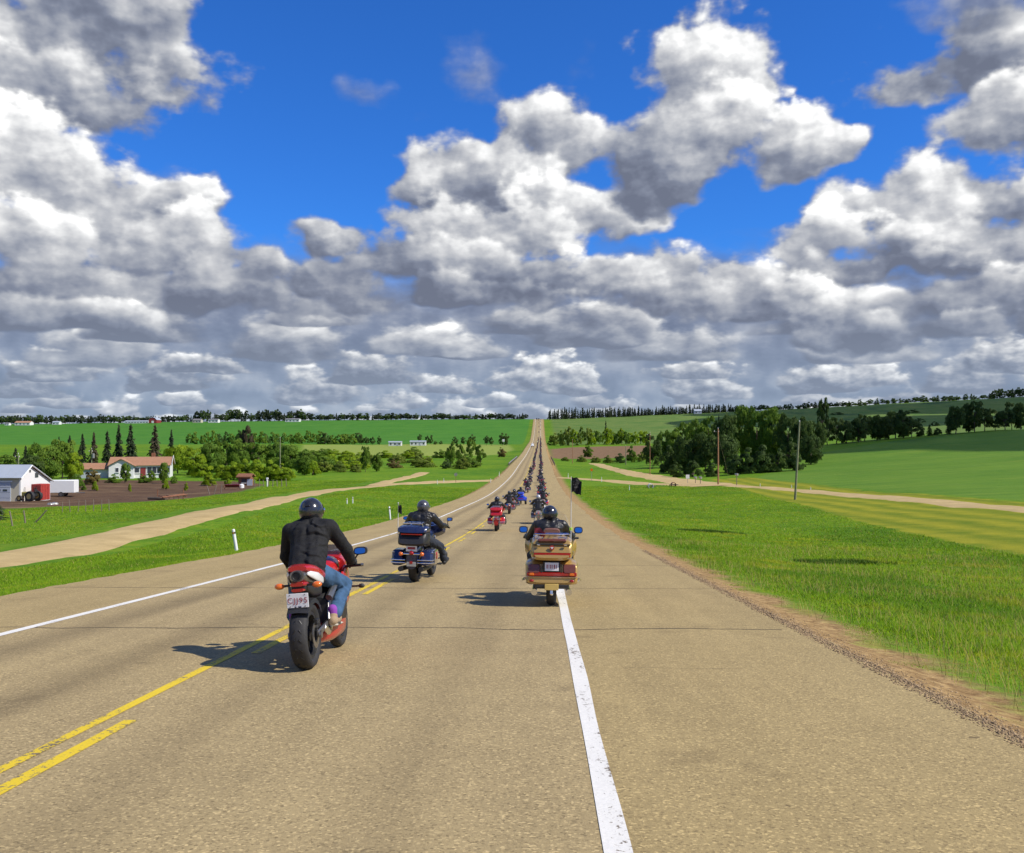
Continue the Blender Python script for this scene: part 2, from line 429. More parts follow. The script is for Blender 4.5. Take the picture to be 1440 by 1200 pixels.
def ground_material():
    m, nt, bs = new_mat('ground')
    p = pos(nt)
    sep = nt.nodes.new('ShaderNodeSeparateXYZ'); sock(nt, sep.inputs[0], p); px, py = X(nt, sep.outputs[0]), X(nt, sep.outputs[1])
    big = noise(nt, p, .045, 4, .6); mid = noise(nt, p, .5, 5, .65); fin = noise(nt, p, 6.0, 4, .7)
    grass = mixc(nt, ((big - .5) * 2.2 + (mid - .5) * 1.6 + .45).clamp(), (.062, .165, .005), (.150, .255, .009))
    grass = mixc(nt, (mid - .55).ss(0, .14) * .55, grass, (.205, .250, .014))
    tuft = noise(nt, vmath(nt, 'MULTIPLY', p, (1, .45, 0)), 1.7, 4, .7)
    grass = mixc(nt, (.47 - tuft).ss(0, .12) * .55, grass, (.030, .085, .006))
    grass = mixc(nt, (tuft - .56).ss(0, .12) * .5, grass, (.235, .255, .030))
    edge = (mid - .5) * 3.0
    def lay(c, name, col, w=.8, e=1.0):
        return mixc(nt, (attr(nt, name) + edge * e).ss(-w, w), c, col)
    crop = mixc(nt, ((big - .5) * 1.6 + (fin - .5) * .6 + .5).clamp(), (.042, .160, .015), (.080, .215, .022))
    strk = noise(nt, vmath(nt, 'MULTIPLY', p, (.05, .5, 0)), 1.0, 4, .65)
    crop2 = mixc(nt, ((big - .5) * 1.6 + (mid - .5) * .8 + .5).clamp(), (.070, .165, .013), (.135, .235, .022))
    crop2 = mixc(nt, (strk - .53).ss(0, .12) * .5, crop2, (.055, .135, .014)); crop2 = mixc(nt, (.44 - strk).ss(0, .1) * .4, crop2, (.20, .25, .035)); crop = mixc(nt, (strk - .52).ss(0, .14) * .45, crop, (.034, .130, .020))
    rows = ((px * .35 + py * 1.0) * 1.1)._op('SINE')
    hay = mixc(nt, (rows * .3 + (mid - .5) + .5).clamp(), (.17, .24, .035), (.28, .33, .075))
    pale = mixc(nt, (big - .5) * 2.5 + .5, (.075, .155, .028), (.145, .20, .045))
    tilled = mixc(nt, (mid - .5) * 2 + .5, (.15, .088, .045), (.25, .16, .085))
    streak = noise(nt, vmath(nt, 'MULTIPLY', p, (.05, .6, 0)), 1.0, 4, .6)
    soil = mixc(nt, ((mid - .5) * 1.4 + (fin - .5) * .8 + .4).clamp(), (.065, .037, .022), (.16, .096, .056))
    soil = mixc(nt, (streak - .56).ss(0, .08) * .75, soil, (.30, .21, .11))
    mrow = ((px - py * .02) * 1.9 + (mid - .5) * 2.0)._op('SINE')
    mown = mixc(nt, (mrow * .28 + (mid - .5) * 1.5 + .45).clamp(), (.125, .175, .008), (.300, .285, .018))
    c = lay(grass, 'pale', pale, 3); c = lay(c, 'crop', crop, .7); c = lay(c, 'cropb', crop2, .7); c = lay(c, 'hay', hay, 2.5, 2); c = lay(c, 'tilled', tilled, 3, 2)
    c = lay(c, 'soil', soil, .8, 1.2); c = lay(c, 'mown', mown, .7)
    vg = attr(nt, 'verge')
    dirt = mixc(nt, (fin - .5) * 2.5 + .5, (.175, .100, .038), (.44, .30, .135))
    c = mixc(nt, 1.0 - (vg + (mid - .5) * 3.2 + (fin - .5) * .9).ss(.85, 1.75), c, dirt)
    sock(nt, bs.inputs['Base Color'], mixc(nt, (fin - .5) * .9 + .5, mixc(nt, 1.0, c, (.72, .72, .72), 'MULTIPLY'), mixc(nt, 1.0, c, (1.22, 1.2, 1.15), 'MULTIPLY')))
    bs.inputs['Roughness'].default_value = .95; bs.inputs['Specular IOR Level'].default_value = .12
    bump(nt, bs, fin + mid * .7, .55, .09)
    return m
M = {'ground': ground_material()}
go = link('ground', gme, M['ground']); tag(go, 'grassy farmland dipping to a valley and rising to the far hill', 'ground', kind='structure')

# ------------------------------------------------------------------ paving
def asphalt(name, lo, hi, dark, tracks=()):
    m, nt, bs = new_mat(name)
    p = pos(nt)
    sep = nt.nodes.new('ShaderNodeSeparateXYZ'); sock(nt, sep.inputs[0], p); px = X(nt, sep.outputs[0])
    chips = nt.nodes.new('ShaderNodeTexVoronoi'); chips.inputs['Scale'].default_value = 70; sock(nt, chips.inputs['Vector'], p)
    sepc = nt.nodes.new('ShaderNodeSeparateColor'); nt.links.new(chips.outputs['Color'], sepc.inputs[0]); cv = X(nt, sepc.outputs[0])
    grain = noise(nt, p, 34, 4, .75); mid = noise(nt, p, 1.7, 5, .65)
    long_ = noise(nt, vmath(nt, 'MULTIPLY', p, (1.0, .06, 0)), 1.6, 4, .6)
    f = ((grain - .5) * 1.5 + (mid - .5) * .55 + (long_ - .5) * .9 + .5).clamp()
    c = mixc(nt, f, lo, hi)
    c = mixc(nt, cv.ss(.80, 1.0) * .55, c, tuple(min(1, q * 1.6) for q in hi))
    c = mixc(nt, (1.0 - cv.ss(.0, .22)) * .55, c, dark)
    for x0, w, k in tracks:
        g = 1.0 - ((px - x0 + (long_ - .5) * .5).abs()).ss(0, w)
        c = mixc(nt, g * k, c, dark)
    blot = noise(nt, p, .9, 3, .7, w=None)
    c = mixc(nt, (blot - .60).ss(0, .12) * .30, c, dark)
    spot = noise(nt, p, 7.0, 2, .5)
    c = mixc(nt, (spot - .745).ss(0, .03) * .8, c, dark)
    wide = noise(nt, p, .16, 3, .6)
    c = mixc(nt, (wide - .5) * 1.4 + .3, c, mixc(nt, 1.0, c, (.90, .885, .885), 'MULTIPLY'))
    sock(nt, bs.inputs['Base Color'], c)
    bs.inputs['Roughness'].default_value = .88; bs.inputs['Specular IOR Level'].default_value = .25
    bump(nt, bs, grain + cv * .6, .55, .012)
    return m
M['lane'] = asphalt('lane', (.252, .190, .092), (.450, .342, .166), (.115, .084, .042), ((-.75, .5, .20), (-2.35, .5, .24), (-4.1, .55, .42), (-5.6, .55, .42)))
M['shoulder'] = asphalt('shoulder', (.258, .192, .084), (.445, .334, .148), (.145, .104, .049))

def sheet(name, cols, ys, lift, m, parent=None, jitter=None):
    """a strip over the road profile: cols is a list of x (or functions of y)"""
    ys = np.asarray(ys); n = len(cols)
    xs = np.stack([np.full(len(ys), c) if not callable(c) else c(ys) for c in cols], 1)
    if jitter is not None: xs = xs + jitter(xs, ys)
    zs = np.repeat(np.interp(ys, YS, ZS)[:, None], n, 1) + lift
    V = np.stack([xs, np.repeat(ys[:, None], n, 1), zs], -1).reshape(-1, 3)
    i = np.arange(len(ys) * n).reshape(len(ys), n)
    Fc = np.stack([i[:-1, :-1], i[:-1, 1:], i[1:, 1:], i[1:, :-1]], -1).reshape(-1, 4)
    return link(name, np_mesh(name, V, Fc), m, parent)
XR, XL = .35, -6.38
Yfine = np.unique(np.round(np.r_[YS, np.arange(2, 60, .25)], 3))
road = sheet('road', [XL, -4.8, -3.1, -1.4, XR], YS, 0, M['lane']); tag(road, 'tan chip-sealed two-lane highway running down into the valley', 'road', kind='structure')
def crumble(side):
    def f(xs, ys):
        j = np.zeros_like(xs); col = -1 if side > 0 else 0
        j[:, col] = (.06 * vnoise(ys, ys * 0, .6, 5) + .035 * vnoise(ys, ys * 0, .23, 6) + .06 * vnoise(ys, ys*0, 2.7, 7)) ; return j
    return f
sr = sheet('shoulder', [XR, 1.8, 3.25], Yfine, 0, M['shoulder'], jitter=crumble(1)); tag(sr, 'wide tan paved shoulder beside the solid white edge line and gravel verge', 'road shoulder', kind='structure')
s2 = sheet('shoulder', [-8.9, -7.6, XL], Yfine, 0, M['shoulder'], jitter=crumble(-1)); tag(s2, 'paved shoulder of the oncoming lane beside the delineator posts', 'road shoulder', kind='structure')

def paint(name, c, wear):
    m, nt, bs = new_mat(name)
    p = pos(nt)
    g = noise(nt, p, 28, 5, .75); l = noise(nt, vmath(nt, 'MULTIPLY', p, (3.0, .55, 0)), 1.0, 4, .7)
    holes = ((g - .5) * 1.1 + (l - .5) * .95 + wear).ss(.10, .20)
    col = mixc(nt, holes, mixc(nt, (g - .5) * 2 + .5, tuple(q * .72 for q in c), c), (.15, .115, .075))
    sock(nt, bs.inputs['Base Color'], col)
    bs.inputs['Roughness'].default_value = .7
    bump(nt, bs, g, .4, .006)
    return m
M['white_paint'] = paint('white_paint', (.84, .81, .73), .005)
M['yellow_paint'] = paint('yellow_paint', (.80, .57, .012), .075)
lw = lambda y: .068 + .02 * np.clip((np.asarray(y) - 80) / 400, 0, 1)
wob = lambda y: .012 * vnoise(y, np.asarray(y) * 0, 2.1, 9)
e1 = sheet('edge_line', [lambda y: XR - lw(y) + wob(y), lambda y: XR + lw(y) + wob(y + 50)], Yfine, .004, M['white_paint']); tag(e1, 'worn solid white edge line along the wide shoulder', 'road marking', kind='structure')
e2 = sheet('edge_line', [lambda y: XL - lw(y), lambda y: XL + lw(y)], Yfine, .004, M['white_paint']); tag(e2, 'solid white edge line of the oncoming lane', 'road marking', kind='structure')
c1 = sheet('centre_line', [lambda y: -3.245 + wob(y), lambda y: -3.145 + wob(y + 30)], Yfine, .004, M['yellow_paint']); tag(c1, 'worn solid yellow centre line', 'road marking', kind='structure')
dash = None
for k in range(0, 60):
    a = 3.75 + k * 6.2
    ys = np.unique(np.r_[a, a + 3.15, Yfine[(Yfine > a) & (Yfine < a + 3.15)]])
    if dash is None:
        dash = sheet('passing_line', [-3.02, -2.92], ys, .004, M['yellow_paint']); tag(dash, 'broken yellow passing line beside the solid centre line', 'road marking', kind='structure')
    else:
        sheet('dash', [-3.02, -2.92], ys, .004, M['yellow_paint'], dash)

# tar-dark cracks running across the pavement
M['tar'] = simple('tar', (.028, .022, .016), .7, var=.3, scale=3)
for k, (d, a, b, w) in enumerate([(11.9, -8.8, 3.0, .016), (17.3, -8.8, 3.1, .014), (23.3, -6.0, 3.1, .014), (29.5, -8.8, 3.0, .02), (36, -5, 2.9, .02), (42, -8.7, 3.1, .022), (49, -8.6, 1, .03),
                                  (56, -8.6, 3.1, .03), (65, -8.7, 3.1, .04), (80, -8.7, 3.1, .05), (96, -8.7, 3.1, .05), (118, -8.7, 3.1, .06), (9.15, .8, 1.9, .004)]):
    xs = np.linspace(a, b, 90)
    yc = d + .11 * vnoise(xs, xs*0 + k, 1.5, 20 + k) + .045 * vnoise(xs, xs*0, .5, 80 + k) + .022 * vnoise(xs, xs*0, .22, 40 + k) + .02 * (xs + 3)
    ww = w * (.55 + .55 * np.abs(vnoise(xs, xs*0, .35, 60 + k)))
    V = np.r_[np.stack([xs, yc - ww, np.interp(yc - ww, YS, ZS) + .0025], -1), np.stack([xs, yc + ww, np.interp(yc + ww, YS, ZS) + .0025], -1)]
    i = np.arange(89); link('crack', np_mesh('crack', V, np.stack([i, i + 1, i + 91, i + 90], -1)), M['tar'], road)

# ------------------------------------------------------------------ gravel roads
def gravel_material():
    m, nt, bs = new_mat('gravel_road')
    p = pos(nt)
    mid = noise(nt, p, .6, 5, .65); fin = noise(nt, p, 9, 4, .75)
    c = mixc(nt, ((mid - .5) * 1.6 + (fin - .5) * 1.0 + .5).clamp(), (.32, .23, .10), (.56, .42, .20))
    sock(nt, bs.inputs['Base Color'], c); bs.inputs['Roughness'].default_value = .95; bs.inputs['Specular IOR Level'].default_value = .1
    bump(nt, bs, fin, .5, .03)
    return m
M['gravel'] = gravel_material()
def spline(pts, step=2.0):
    pts = np.asarray(pts, float); s = np.r_[0, np.cumsum(np.hypot(*np.diff(pts, axis=0).T))]
    n = max(8, int(s[-1] / step)); q = np.linspace(0, s[-1], n)
    return np.stack([hermite(s, pts[:, 0])(q), hermite(s, pts[:, 1])(q)], 1)
def trail(name, pts, w, lift, label, cat='gravel road', step=2.0, nc=9, m=None, fray=.12):
    c = spline(pts, step); t = np.gradient(c, axis=0); t /= np.linalg.norm(t, axis=1)[:, None]; nrm = np.stack([t[:, 1], -t[:, 0]], 1)
    u = np.linspace(-1, 1, nc)
    ww = np.broadcast_to(w if not callable(w) else w(np.linspace(0, 1, len(c))), len(c))
    rag = 1 + fray * vnoise(np.arange(len(c))[:, None] * .45, u[None, :] * 1.0, 1.0, 13)
    x = c[:, :1] + nrm[:, :1] * (u * ww[:, None] / 2 * rag); y = c[:, 1:] + nrm[:, 1:] * (u * ww[:, None] / 2 * rag)
    z = H(x, y) + lift * (1 - np.abs(u)**4 * 1.35)
    i = np.arange(x.size).reshape(x.shape)
    me = np_mesh(name, np.stack([x, y, z], -1).reshape(-1, 3), np.stack([i[:-1, :-1], i[:-1, 1:], i[1:, 1:], i[1:, :-1]], -1).reshape(-1, 4), True)
    return tag(link(name, me, m or M['gravel']), label, cat, kind='structure')
trail('gravel_road', [(-21, -30), (-20.6, 15), (-20.8, 36), (-22.8, 57), (-23.4, 75), (-26.5, 105), (-26.0, 135), (-21, 163), (-14.5, 180), (-8.2, 189)], lambda t: 4.1 + 2.4 * np.clip((t - .75) * 4, 0, 1), .07, 'pale gravel lane curving past the brown yard up to the highway')
trail('gravel_track', [(-25.5, 146), (-26.6, 170), (-26.5, 200), (-27.5, 226)], 3.0, .085, 'short faint gravel track leaving the curved lane beside the brush', 'track')
trail('gravel_road', [(2.9, 204), (8, 199), (14, 187), (20, 171), (27, 162)], 6.0, .06, 'gravel crossroad apron meeting the highway by the white posts')
trail('gravel_road', [(37, -30), (37, 20), (37, 73), (37.2, 105), (36.4, 130), (33.5, 150), (30, 163)], 4.2, .07, 'narrow gravel lane between the mown strip and the sown field')
trail('gravel_road', [(29.6, 158), (27.5, 175), (23.5, 215), (21.0, 260), (18.5, 330)], lambda t: 11 - 6.5 * np.clip(t * 1.6, 0, 1), .08, 'wide gravel turnout running up towards the dark trees', step=2.0)

# ------------------------------------------------------------------ foliage
def leaf_material(name, lo, hi, trans=.28, outward=.85):
    m, nt, bs = new_mat(name)
    t = attr(nt, 'tone'); c = mixc(nt, t, lo, hi)
    oi = nt.nodes.new('ShaderNodeObjectInfo'); r = X(nt, oi.outputs['Random'])
    c = mixc(nt, r * .5, c, mixc(nt, 1.0, c, (1.22, 1.12, .85), 'MULTIPLY'))
    sock(nt, bs.inputs['Base Color'], c); bs.inputs['Roughness'].default_value = .65; bs.inputs['Specular IOR Level'].default_value = .2
    # leaves of a crown face outwards on the whole
    g = nt.nodes.new('ShaderNodeNewGeometry'); oc = objco(nt)
    vt = nt.nodes.new('ShaderNodeVectorTransform'); vt.vector_type = 'NORMAL'; vt.convert_from = 'OBJECT'; vt.convert_to = 'WORLD'
    sock(nt, vt.inputs[0], vmath(nt, 'MULTIPLY', vmath(nt, 'SUBTRACT', oc, (0, 0, .38)), (1, 1, 1.3)))
    nn = vmath(nt, 'NORMALIZE', vmath(nt, 'ADD', vmath(nt, 'SCALE', vmath(nt, 'NORMALIZE', X(nt, vt.outputs[0])), outward), X(nt, g.outputs['Normal'])))
    sock(nt, bs.inputs['Normal'], nn)
    tr = nt.nodes.new('ShaderNodeBsdfTranslucent'); sock(nt, tr.inputs[0], mixc(nt, 1.0, c, (1.3, 1.25, .6), 'MULTIPLY'))
    mx = nt.nodes.new('ShaderNodeMixShader'); mx.inputs[0].default_value = trans
    nt.links.new(bs.outputs[0], mx.inputs[1]); nt.links.new(tr.outputs[0], mx.inputs[2])
    nt.links.new(mx.outputs[0], nt.nodes['Material Output'].inputs[0])
    return m
M['leaf_light'] = leaf_material('leaf_light', (.120, .225, .009), (.350, .470, .026), .42, 1.7)
M['leaf_mid'] = leaf_material('leaf_mid', (.055, .125, .013), (.175, .275, .028))
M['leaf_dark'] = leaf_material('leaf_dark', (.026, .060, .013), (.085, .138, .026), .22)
M['leaf_willow'] = leaf_material('leaf_willow', (.090, .150, .018), (.225, .280, .045))
M['leaf_russet'] = leaf_material('leaf_russet', (.110, .095, .028), (.230, .185, .065))
M['needle'] = leaf_material('needle', (.012, .026, .012), (.042, .062, .026), .12)
M['needle_brown'] = leaf_material('needle_brown', (.035, .030, .016), (.085, .070, .038), .12)
M['bark'] = simple('bark', (.10, .075, .055), .9, var=.3, scale=6, bmp=.5, bscale=20)

def quads(C, N, U, w, l):
    """leaf cards: centres C, in-plane axes N and U, half widths w and half lengths l"""
    n = len(C); a = N * w[:, None]; b = U * l[:, None]
    V = np.stack([C - b, C + a * .8, C + b, C - a * .8], 1).reshape(-1, 3)
    return V, np.arange(4 * n).reshape(n, 4)
def unit(v): return v / (np.linalg.norm(v, axis=-1, keepdims=True) + 1e-9)

def tube_arrays(path, radii, k=6):
    path = np.asarray(path, float); n = len(path); V = []
    t = unit(np.gradient(path, axis=0))
    for i in range(n):
        a = np.cross(t[i], (0, 0, 1.0)) if abs(t[i][2]) < .95 else np.cross(t[i], (1.0, 0, 0)); a /= np.linalg.norm(a); b = np.cross(t[i], a)
        th = np.arange(k) / k * 2 * np.pi
        V.append(path[i] + radii[i] * (np.cos(th)[:, None] * a + np.sin(th)[:, None] * b))
    V = np.concatenate(V); F = []
    for i in range(n - 1):
        for j in range(k): F.append((i*k + j, i*k + (j+1) % k, (i+1)*k + (j+1) % k, (i+1)*k + j))
    return V, F

def crown_mesh(seed, n_clump, n_leaf, size, shape='round', base=.18, gap=.0):
    """leaf cards on clumps through a crown of unit height and unit half-width"""
    g = np.random.default_rng(seed)
    cs, rs = [], []
    while len(cs) < n_clump:
        q = g.uniform(-1, 1, 3)
        z = (q[2] + 1) / 2
        prof = {'round': np.sqrt(max(0, 1 - ((z - .5) / .52) ** 2)), 'poplar': .55 + .45 * np.sin(np.pi * z), 'dome': np.sqrt(max(0, 1 - z ** 2.2)), 'spread': np.sqrt(max(0, 1 - ((z - .62) / .6) ** 2))}[shape]
        rr = np.hypot(q[0], q[1])
        if rr > prof or (rr < prof * .35 and z < .75 and g.random() < .7): continue
        cs.append((q[0] * .82, q[1] * .82, base + z * (.94 - base))); rs.append(g.uniform(.16, .30) * (1.1 - .35 * z))
    cs, rs = np.array(cs), np.array(rs)
    k = g.integers(0, n_clump, n_leaf); d = unit(g.normal(size=(n_leaf, 3))); d[:, 2] = np.abs(d[:, 2]) * 1.0 - .25 * g.random(n_leaf)
    rad = rs[k] * (.55 + .5 * g.random(n_leaf) ** .5)
    C = cs[k] + d * rad[:, None] * np.array([1.15, 1.15, .62])
    nrm = unit(d + .9 * g.normal(size=(n_leaf, 3)))
    U = unit(np.cross(nrm, g.normal(size=(n_leaf, 3)))); W = np.cross(nrm, U)
    s = size * g.uniform(.6, 1.35, n_leaf)
    V, F = quads(C, W, U, s * .75, s)
    V[:, 2] = np.clip(V[:, 2], .02, 1.05)
    me = np_mesh('crown', V, F)
    ct = g.uniform(0, 1, n_clump)
    vattr(me, 'tone', np.repeat(np.clip(.25 + .5 * ct[k] + .3 * g.normal(size=n_leaf) * .6, 0, 1), 4))
    return me, cs

def trunk_mesh(cs, r, seed, limbs=7, top=.62):
    g = np.random.default_rng(seed)
    bend = g.normal(size=2) * .04
    P = np.array([(bend[0] * t, bend[1] * t, t) for t in np.linspace(-.02, top, 7)])
    V, F = tube_arrays(P, np.linspace(r, r * .35, 7) * np.r_[1.35, np.ones(6)])
    V, F = [V], list(F); off = len(V[0])
    for c in cs[g.permutation(len(cs))[:limbs]]:
        z0 = min(top * .95, max(.15, c[2] * .55)); a = np.array([bend[0] * z0, bend[1] * z0, z0]); m_ = (a + c) / 2 + (0, 0, .05)
        v, f = tube_arrays([a, (a + m_) / 2, m_, c], [r * .5, r * .4, r * .28, r * .1], 5)
        V.append(v); F += [tuple(q + off for q in ff) for ff in f]; off += len(v)
    return np_mesh('trunk', np.concatenate(V), F, True)

def conifer_mesh(seed, whorls, per, cards, size, top_bare=.0, ragged=.25, slim=1.0):
    g = np.random.default_rng(seed); C, U, W, S, T = [], [], [], [], []
    for i in range(whorls):
        z = .07 + .91 * (i / whorls) ** .92; L0 = slim * (1 - z) ** .85 * (.95 if z > .2 else .8)
        for j in range(per):
            a = g.uniform(0, 6.283); L = max(.05, L0 * g.uniform(1 - 2 * ragged, 1 + ragged * .4)); zz = z + g.normal() * .012
            for q in range(cards):
                t = (q + g.uniform(.3, 1)) / cards
                droop = -.11 * t * t * L + .02
                C.append((math.cos(a) * L * t, math.sin(a) * L * t, zz + droop + g.normal() * .008))
                dirv = np.array((math.cos(a + g.normal() * .35), math.sin(a + g.normal() * .35), -.22 + .3 * g.normal() * .5))
                U.append(dirv); W.append(g.normal(size=3) + np.array((0, 0, .0))); S.append(size * g.uniform(.7, 1.3) * (.55 + .6 * (1 - z))); T.append(.35 + .5 * t + .2 * g.normal())
    for q in range(6): C.append((0, 0, .95 + q * .012)); U.append(np.array((0, 0, 1.0))); W.append(g.normal(size=3)); S.append(size * .35); T.append(.5)
    C = np.array(C); U = unit(np.array(U)); W = unit(np.cross(U, np.array(W))); S = np.array(S)
    U = U * np.array([1, 1, .5])                                   # unit space is taller than wide
    V, F = quads(C, W * np.array([1, 1, .45]), U, S * .42, S)
    me = np_mesh('crown', V, F); vattr(me, 'tone', np.repeat(np.clip(T, 0, 1), 4)); return me
def mast_mesh(r=.03): return np_mesh('trunk', *tube_arrays([(0, 0, -.02), (0, 0, .3), (0, 0, .7), (0, 0, .98)], [r * 1.3, r, r * .6, r * .12]), True)

PROTO = {}
def proto(kind, variants): PROTO[kind] = variants
proto('round', [(lambda q: (trunk_mesh(q[1], .05, s), q[0]))(crown_mesh(s, 60, 11000, .034, 'round', .05)) for s in (1, 2, 3, 4)])
proto('poplar', [(lambda q: (trunk_mesh(q[1], .035, s, 5, .8), q[0]))(crown_mesh(s, 40, 5000, .045, 'poplar', .08)) for s in (5, 6)])
proto('shrub', [(lambda q: (trunk_mesh(q[1], .05, s, 9, .3), q[0]))(crown_mesh(s, 34, 5200, .045, 'dome', .0)) for s in (7, 8, 9)])
proto('open', [(lambda q: (trunk_mesh(q[1], .045, s, 12, .7), q[0]))(crown_mesh(s, 28, 3600, .045, 'spread', .10)) for s in (10, 11)])
proto('spruce', [(mast_mesh(), conifer_mesh(s, 26, 9, 5, .15)) for s in (12, 13, 14)])
def merged(a, b, ma, mb):
    """trunk and crown in one mesh for trees too far away to show parts"""
    va = np.empty(len(a.vertices) * 3, np.float32); a.vertices.foreach_get('co', va)
    vb = np.empty(len(b.vertices) * 3, np.float32); b.vertices.foreach_get('co', vb)
    fa = np.array([p.vertices[:] for p in a.polygons]); fb = np.array([p.vertices[:] for p in b.polygons])
    me = np_mesh('far_tree', np.r_[va.reshape(-1, 3), vb.reshape(-1, 3)], np.r_[fa, fb + len(a.vertices)])
    tn = np.empty(len(b.vertices), np.float32); b.attributes['tone'].data.foreach_get('value', tn)
    vattr(me, 'tone', np.r_[np.zeros(len(a.vertices)), tn])
    me.materials.append(ma); me.materials.append(mb)
    me.polygons.foreach_set('material_index', np.r_[np.zeros(len(fa), np.int32), np.ones(len(fb), np.int32)]); return me
FAR = {}
for k, s0 in (('round', 31), ('shrub', 41)):
    FAR[k] = []
    for s in range(s0, s0 + 4):
        c, cs = crown_mesh(s, 22, 750, .085, 'round' if k == 'round' else 'dome', .1 if k == 'round' else .0); FAR[k].append((trunk_mesh(cs, .05, s, 3, .5), c))
FAR['spruce'] = [(mast_mesh(), conifer_mesh(s, 14, 6, 3, .26, ragged=.3)) for s in range(51, 55)]
_far_cache = {}

def tree(name, kind, x, y, h, r, mat, label, group, var=None, cat='tree', sink=.05):
    """a tree of height h and crown half-width r with its trunk and crown"""
    v = rng.randrange(len(PROTO[kind])) if var is None else var
    t, c = PROTO[kind][v]
    o = empty(name, (x, y, ground(x, y) - sink), rng.uniform(0, 6.28)); o.scale = (r, r, h)
    tag(o, label, cat, group)
    link('trunk', t, M['bark'], o)
    k = bpy.data.objects.new('crown', c); COL.objects.link(k); k.parent = o
    if not c.materials: c.materials.append(M[mat])
    k.material_slots[0].link = 'OBJECT'; k.material_slots[0].material = M[mat]
    return o
def far_tree(name, kind, x, y, h, r, mat, label, group, cat='tree'):
    v = rng.randrange(len(FAR[kind])); key = (kind, v, mat)
    if key not in _far_cache: _far_cache[key] = merged(*FAR[kind][v], M['bark'], M[mat])
    o = link(name, _far_cache[key]); o.location = (x, y, ground(x, y) - .1); o.rotation_euler = (0, 0, rng.uniform(0, 6.28)); o.scale = (r, r, h)
    return tag(o, label, cat, group)
def px_h(d, top, x, y):
    """height that makes a tree on (x, y) reach photo row top"""
    return max(.5, CAM_H + (HORIZON - top) / F_PX * y - ground(x, y))
_SHAPE = dict(round='round-crowned', open='loose-crowned', poplar='column-shaped', shrub='low bushy', spruce='pointed')
_TONE = dict(leaf_light='bright green', leaf_mid='mid-green', leaf_dark='dark green', leaf_willow='olive', leaf_russet='russet', needle='blackish green', needle_brown='brownish')
def looks(kind, m_): return _TONE[m_] + ' ' + _SHAPE[kind]
def stand(name, kind, px, d, top, half_px, mat, label, group, cat='tree', far=False, **k):
    x, y = at(px, d); h = px_h(d, top, x, y)
    return (far_tree if far else tree)(name, kind, x, y, h, half_px * d / F_PX, mat, label, group, cat=cat, **k)

# --- spruces behind the white bungalow
for px, top, d, w in ((22, 630, 200, 11), (36, 627, 205, 11), (83, 614, 222, 10), (98, 612, 220, 12), (116, 610, 218, 12), (132, 608, 220, 12), (151, 606, 217, 13), (167, 597, 221, 13), (184, 596, 219, 15), (218, 597, 222, 16), (241, 604, 226, 11)):
    stand('spruce_tree', 'spruce', px, d, top, w, 'needle_brown' if px in (132, 218) else 'needle', 'tall dark spruce in the row behind the white bungalow', 'spruces behind the bungalow')
# --- broad trees round the farmyard
for px, top, d, w, m_, k in ((62, 622, 172, 26, 'leaf_mid', 'round'), (88, 620, 178, 24, 'leaf_mid', 'open'), (45, 640, 168, 20, 'leaf_dark', 'round'), (12, 640, 190, 22, 'leaf_mid', 'round'), (104, 636, 170, 15, 'leaf_light', 'round')):
    stand('farmyard_tree', k, px, d, top, w, m_, looks(k, m_) + ' tree between the white shed and the spruce row', 'trees behind the shed')
for px, top, d, w, m_, k in ((250, 624, 206, 20, 'leaf_light', 'round'), (272, 630, 196, 20, 'leaf_light', 'round'), (296, 622, 214, 22, 'leaf_mid', 'round'), (318, 620, 224, 20, 'leaf_mid', 'open'), (334, 617, 218, 18, 'leaf_mid', 'round'), (362, 624, 226, 18, 'leaf_mid', 'open'),
                             (388, 622, 228, 20, 'leaf_mid', 'round'), (408, 626, 214, 20, 'leaf_mid', 'round'), (428, 632, 204, 17, 'leaf_mid', 'round'), (440, 646, 198, 11, 'leaf_light', 'shrub'), (284, 646, 186, 17, 'leaf_light', 'shrub')):
    stand('grove_tree', k, px, d, top, w, m_, looks(k, m_) + ' tree in the dense grove beside the bungalow', 'trees of the farm grove')
stand('brown_tree', 'poplar', 347, 236, 599, 12, 'needle_brown', 'tall ragged brown-green conifer rising out of the farm grove', None)
for px, top, w in ((312, 652, 15), (328, 647, 17), (345, 645, 18), (362, 645, 18), (380, 646, 17), (394, 650, 15), (405, 656, 12), (336, 655, 14), (370, 655, 14)):
    stand('hedge_shrub', 'shrub', px, 176, top, w, 'leaf_light', 'rounded bright yellow-green shrub in the hedge along the yard', 'yard hedge shrubs', 'shrub')
for px, top, d, w, m_ in ((130, 657, 158, 12, 'leaf_russet'), (107, 665, 150, 11, 'leaf_mid'), (160, 667, 164, 11, 'leaf_mid'), (202, 666, 165, 9, 'leaf_mid'), (213, 660, 168, 7, 'leaf_mid'), (134, 676, 143, 5, 'leaf_light'), (183, 679, 141, 3, 'leaf_light'), (233, 672, 146, 5, 'leaf_light'),
                          (262, 677, 142, 3.5, 'leaf_light'), (294, 667, 158, 10, 'leaf_light'), (321, 670, 156, 6, 'leaf_light'), (352, 660, 164, 10, 'leaf_light'), (245, 668, 164, 6, 'leaf_mid'), (84, 682, 138, 8, 'leaf_light'), (118, 680, 144, 4, 'leaf_mid')):
    stand('garden_shrub', 'shrub', px, d, top, w, m_, 'russet round shrub before the low garage wing' if m_ == 'leaf_russet' else _TONE[m_] + ' low garden shrub at the edge of the brown yard', 'garden shrubs' if m_ != 'leaf_russet' else None, 'shrub')
for px, top, d, w in ((177, 652, 166, 8), (231, 651, 164, 8)):
    stand('young_tree', 'round', px, d, top, w, 'leaf_mid', 'young tree standing in front of the bungalow wall', 'young trees by the bungalow')
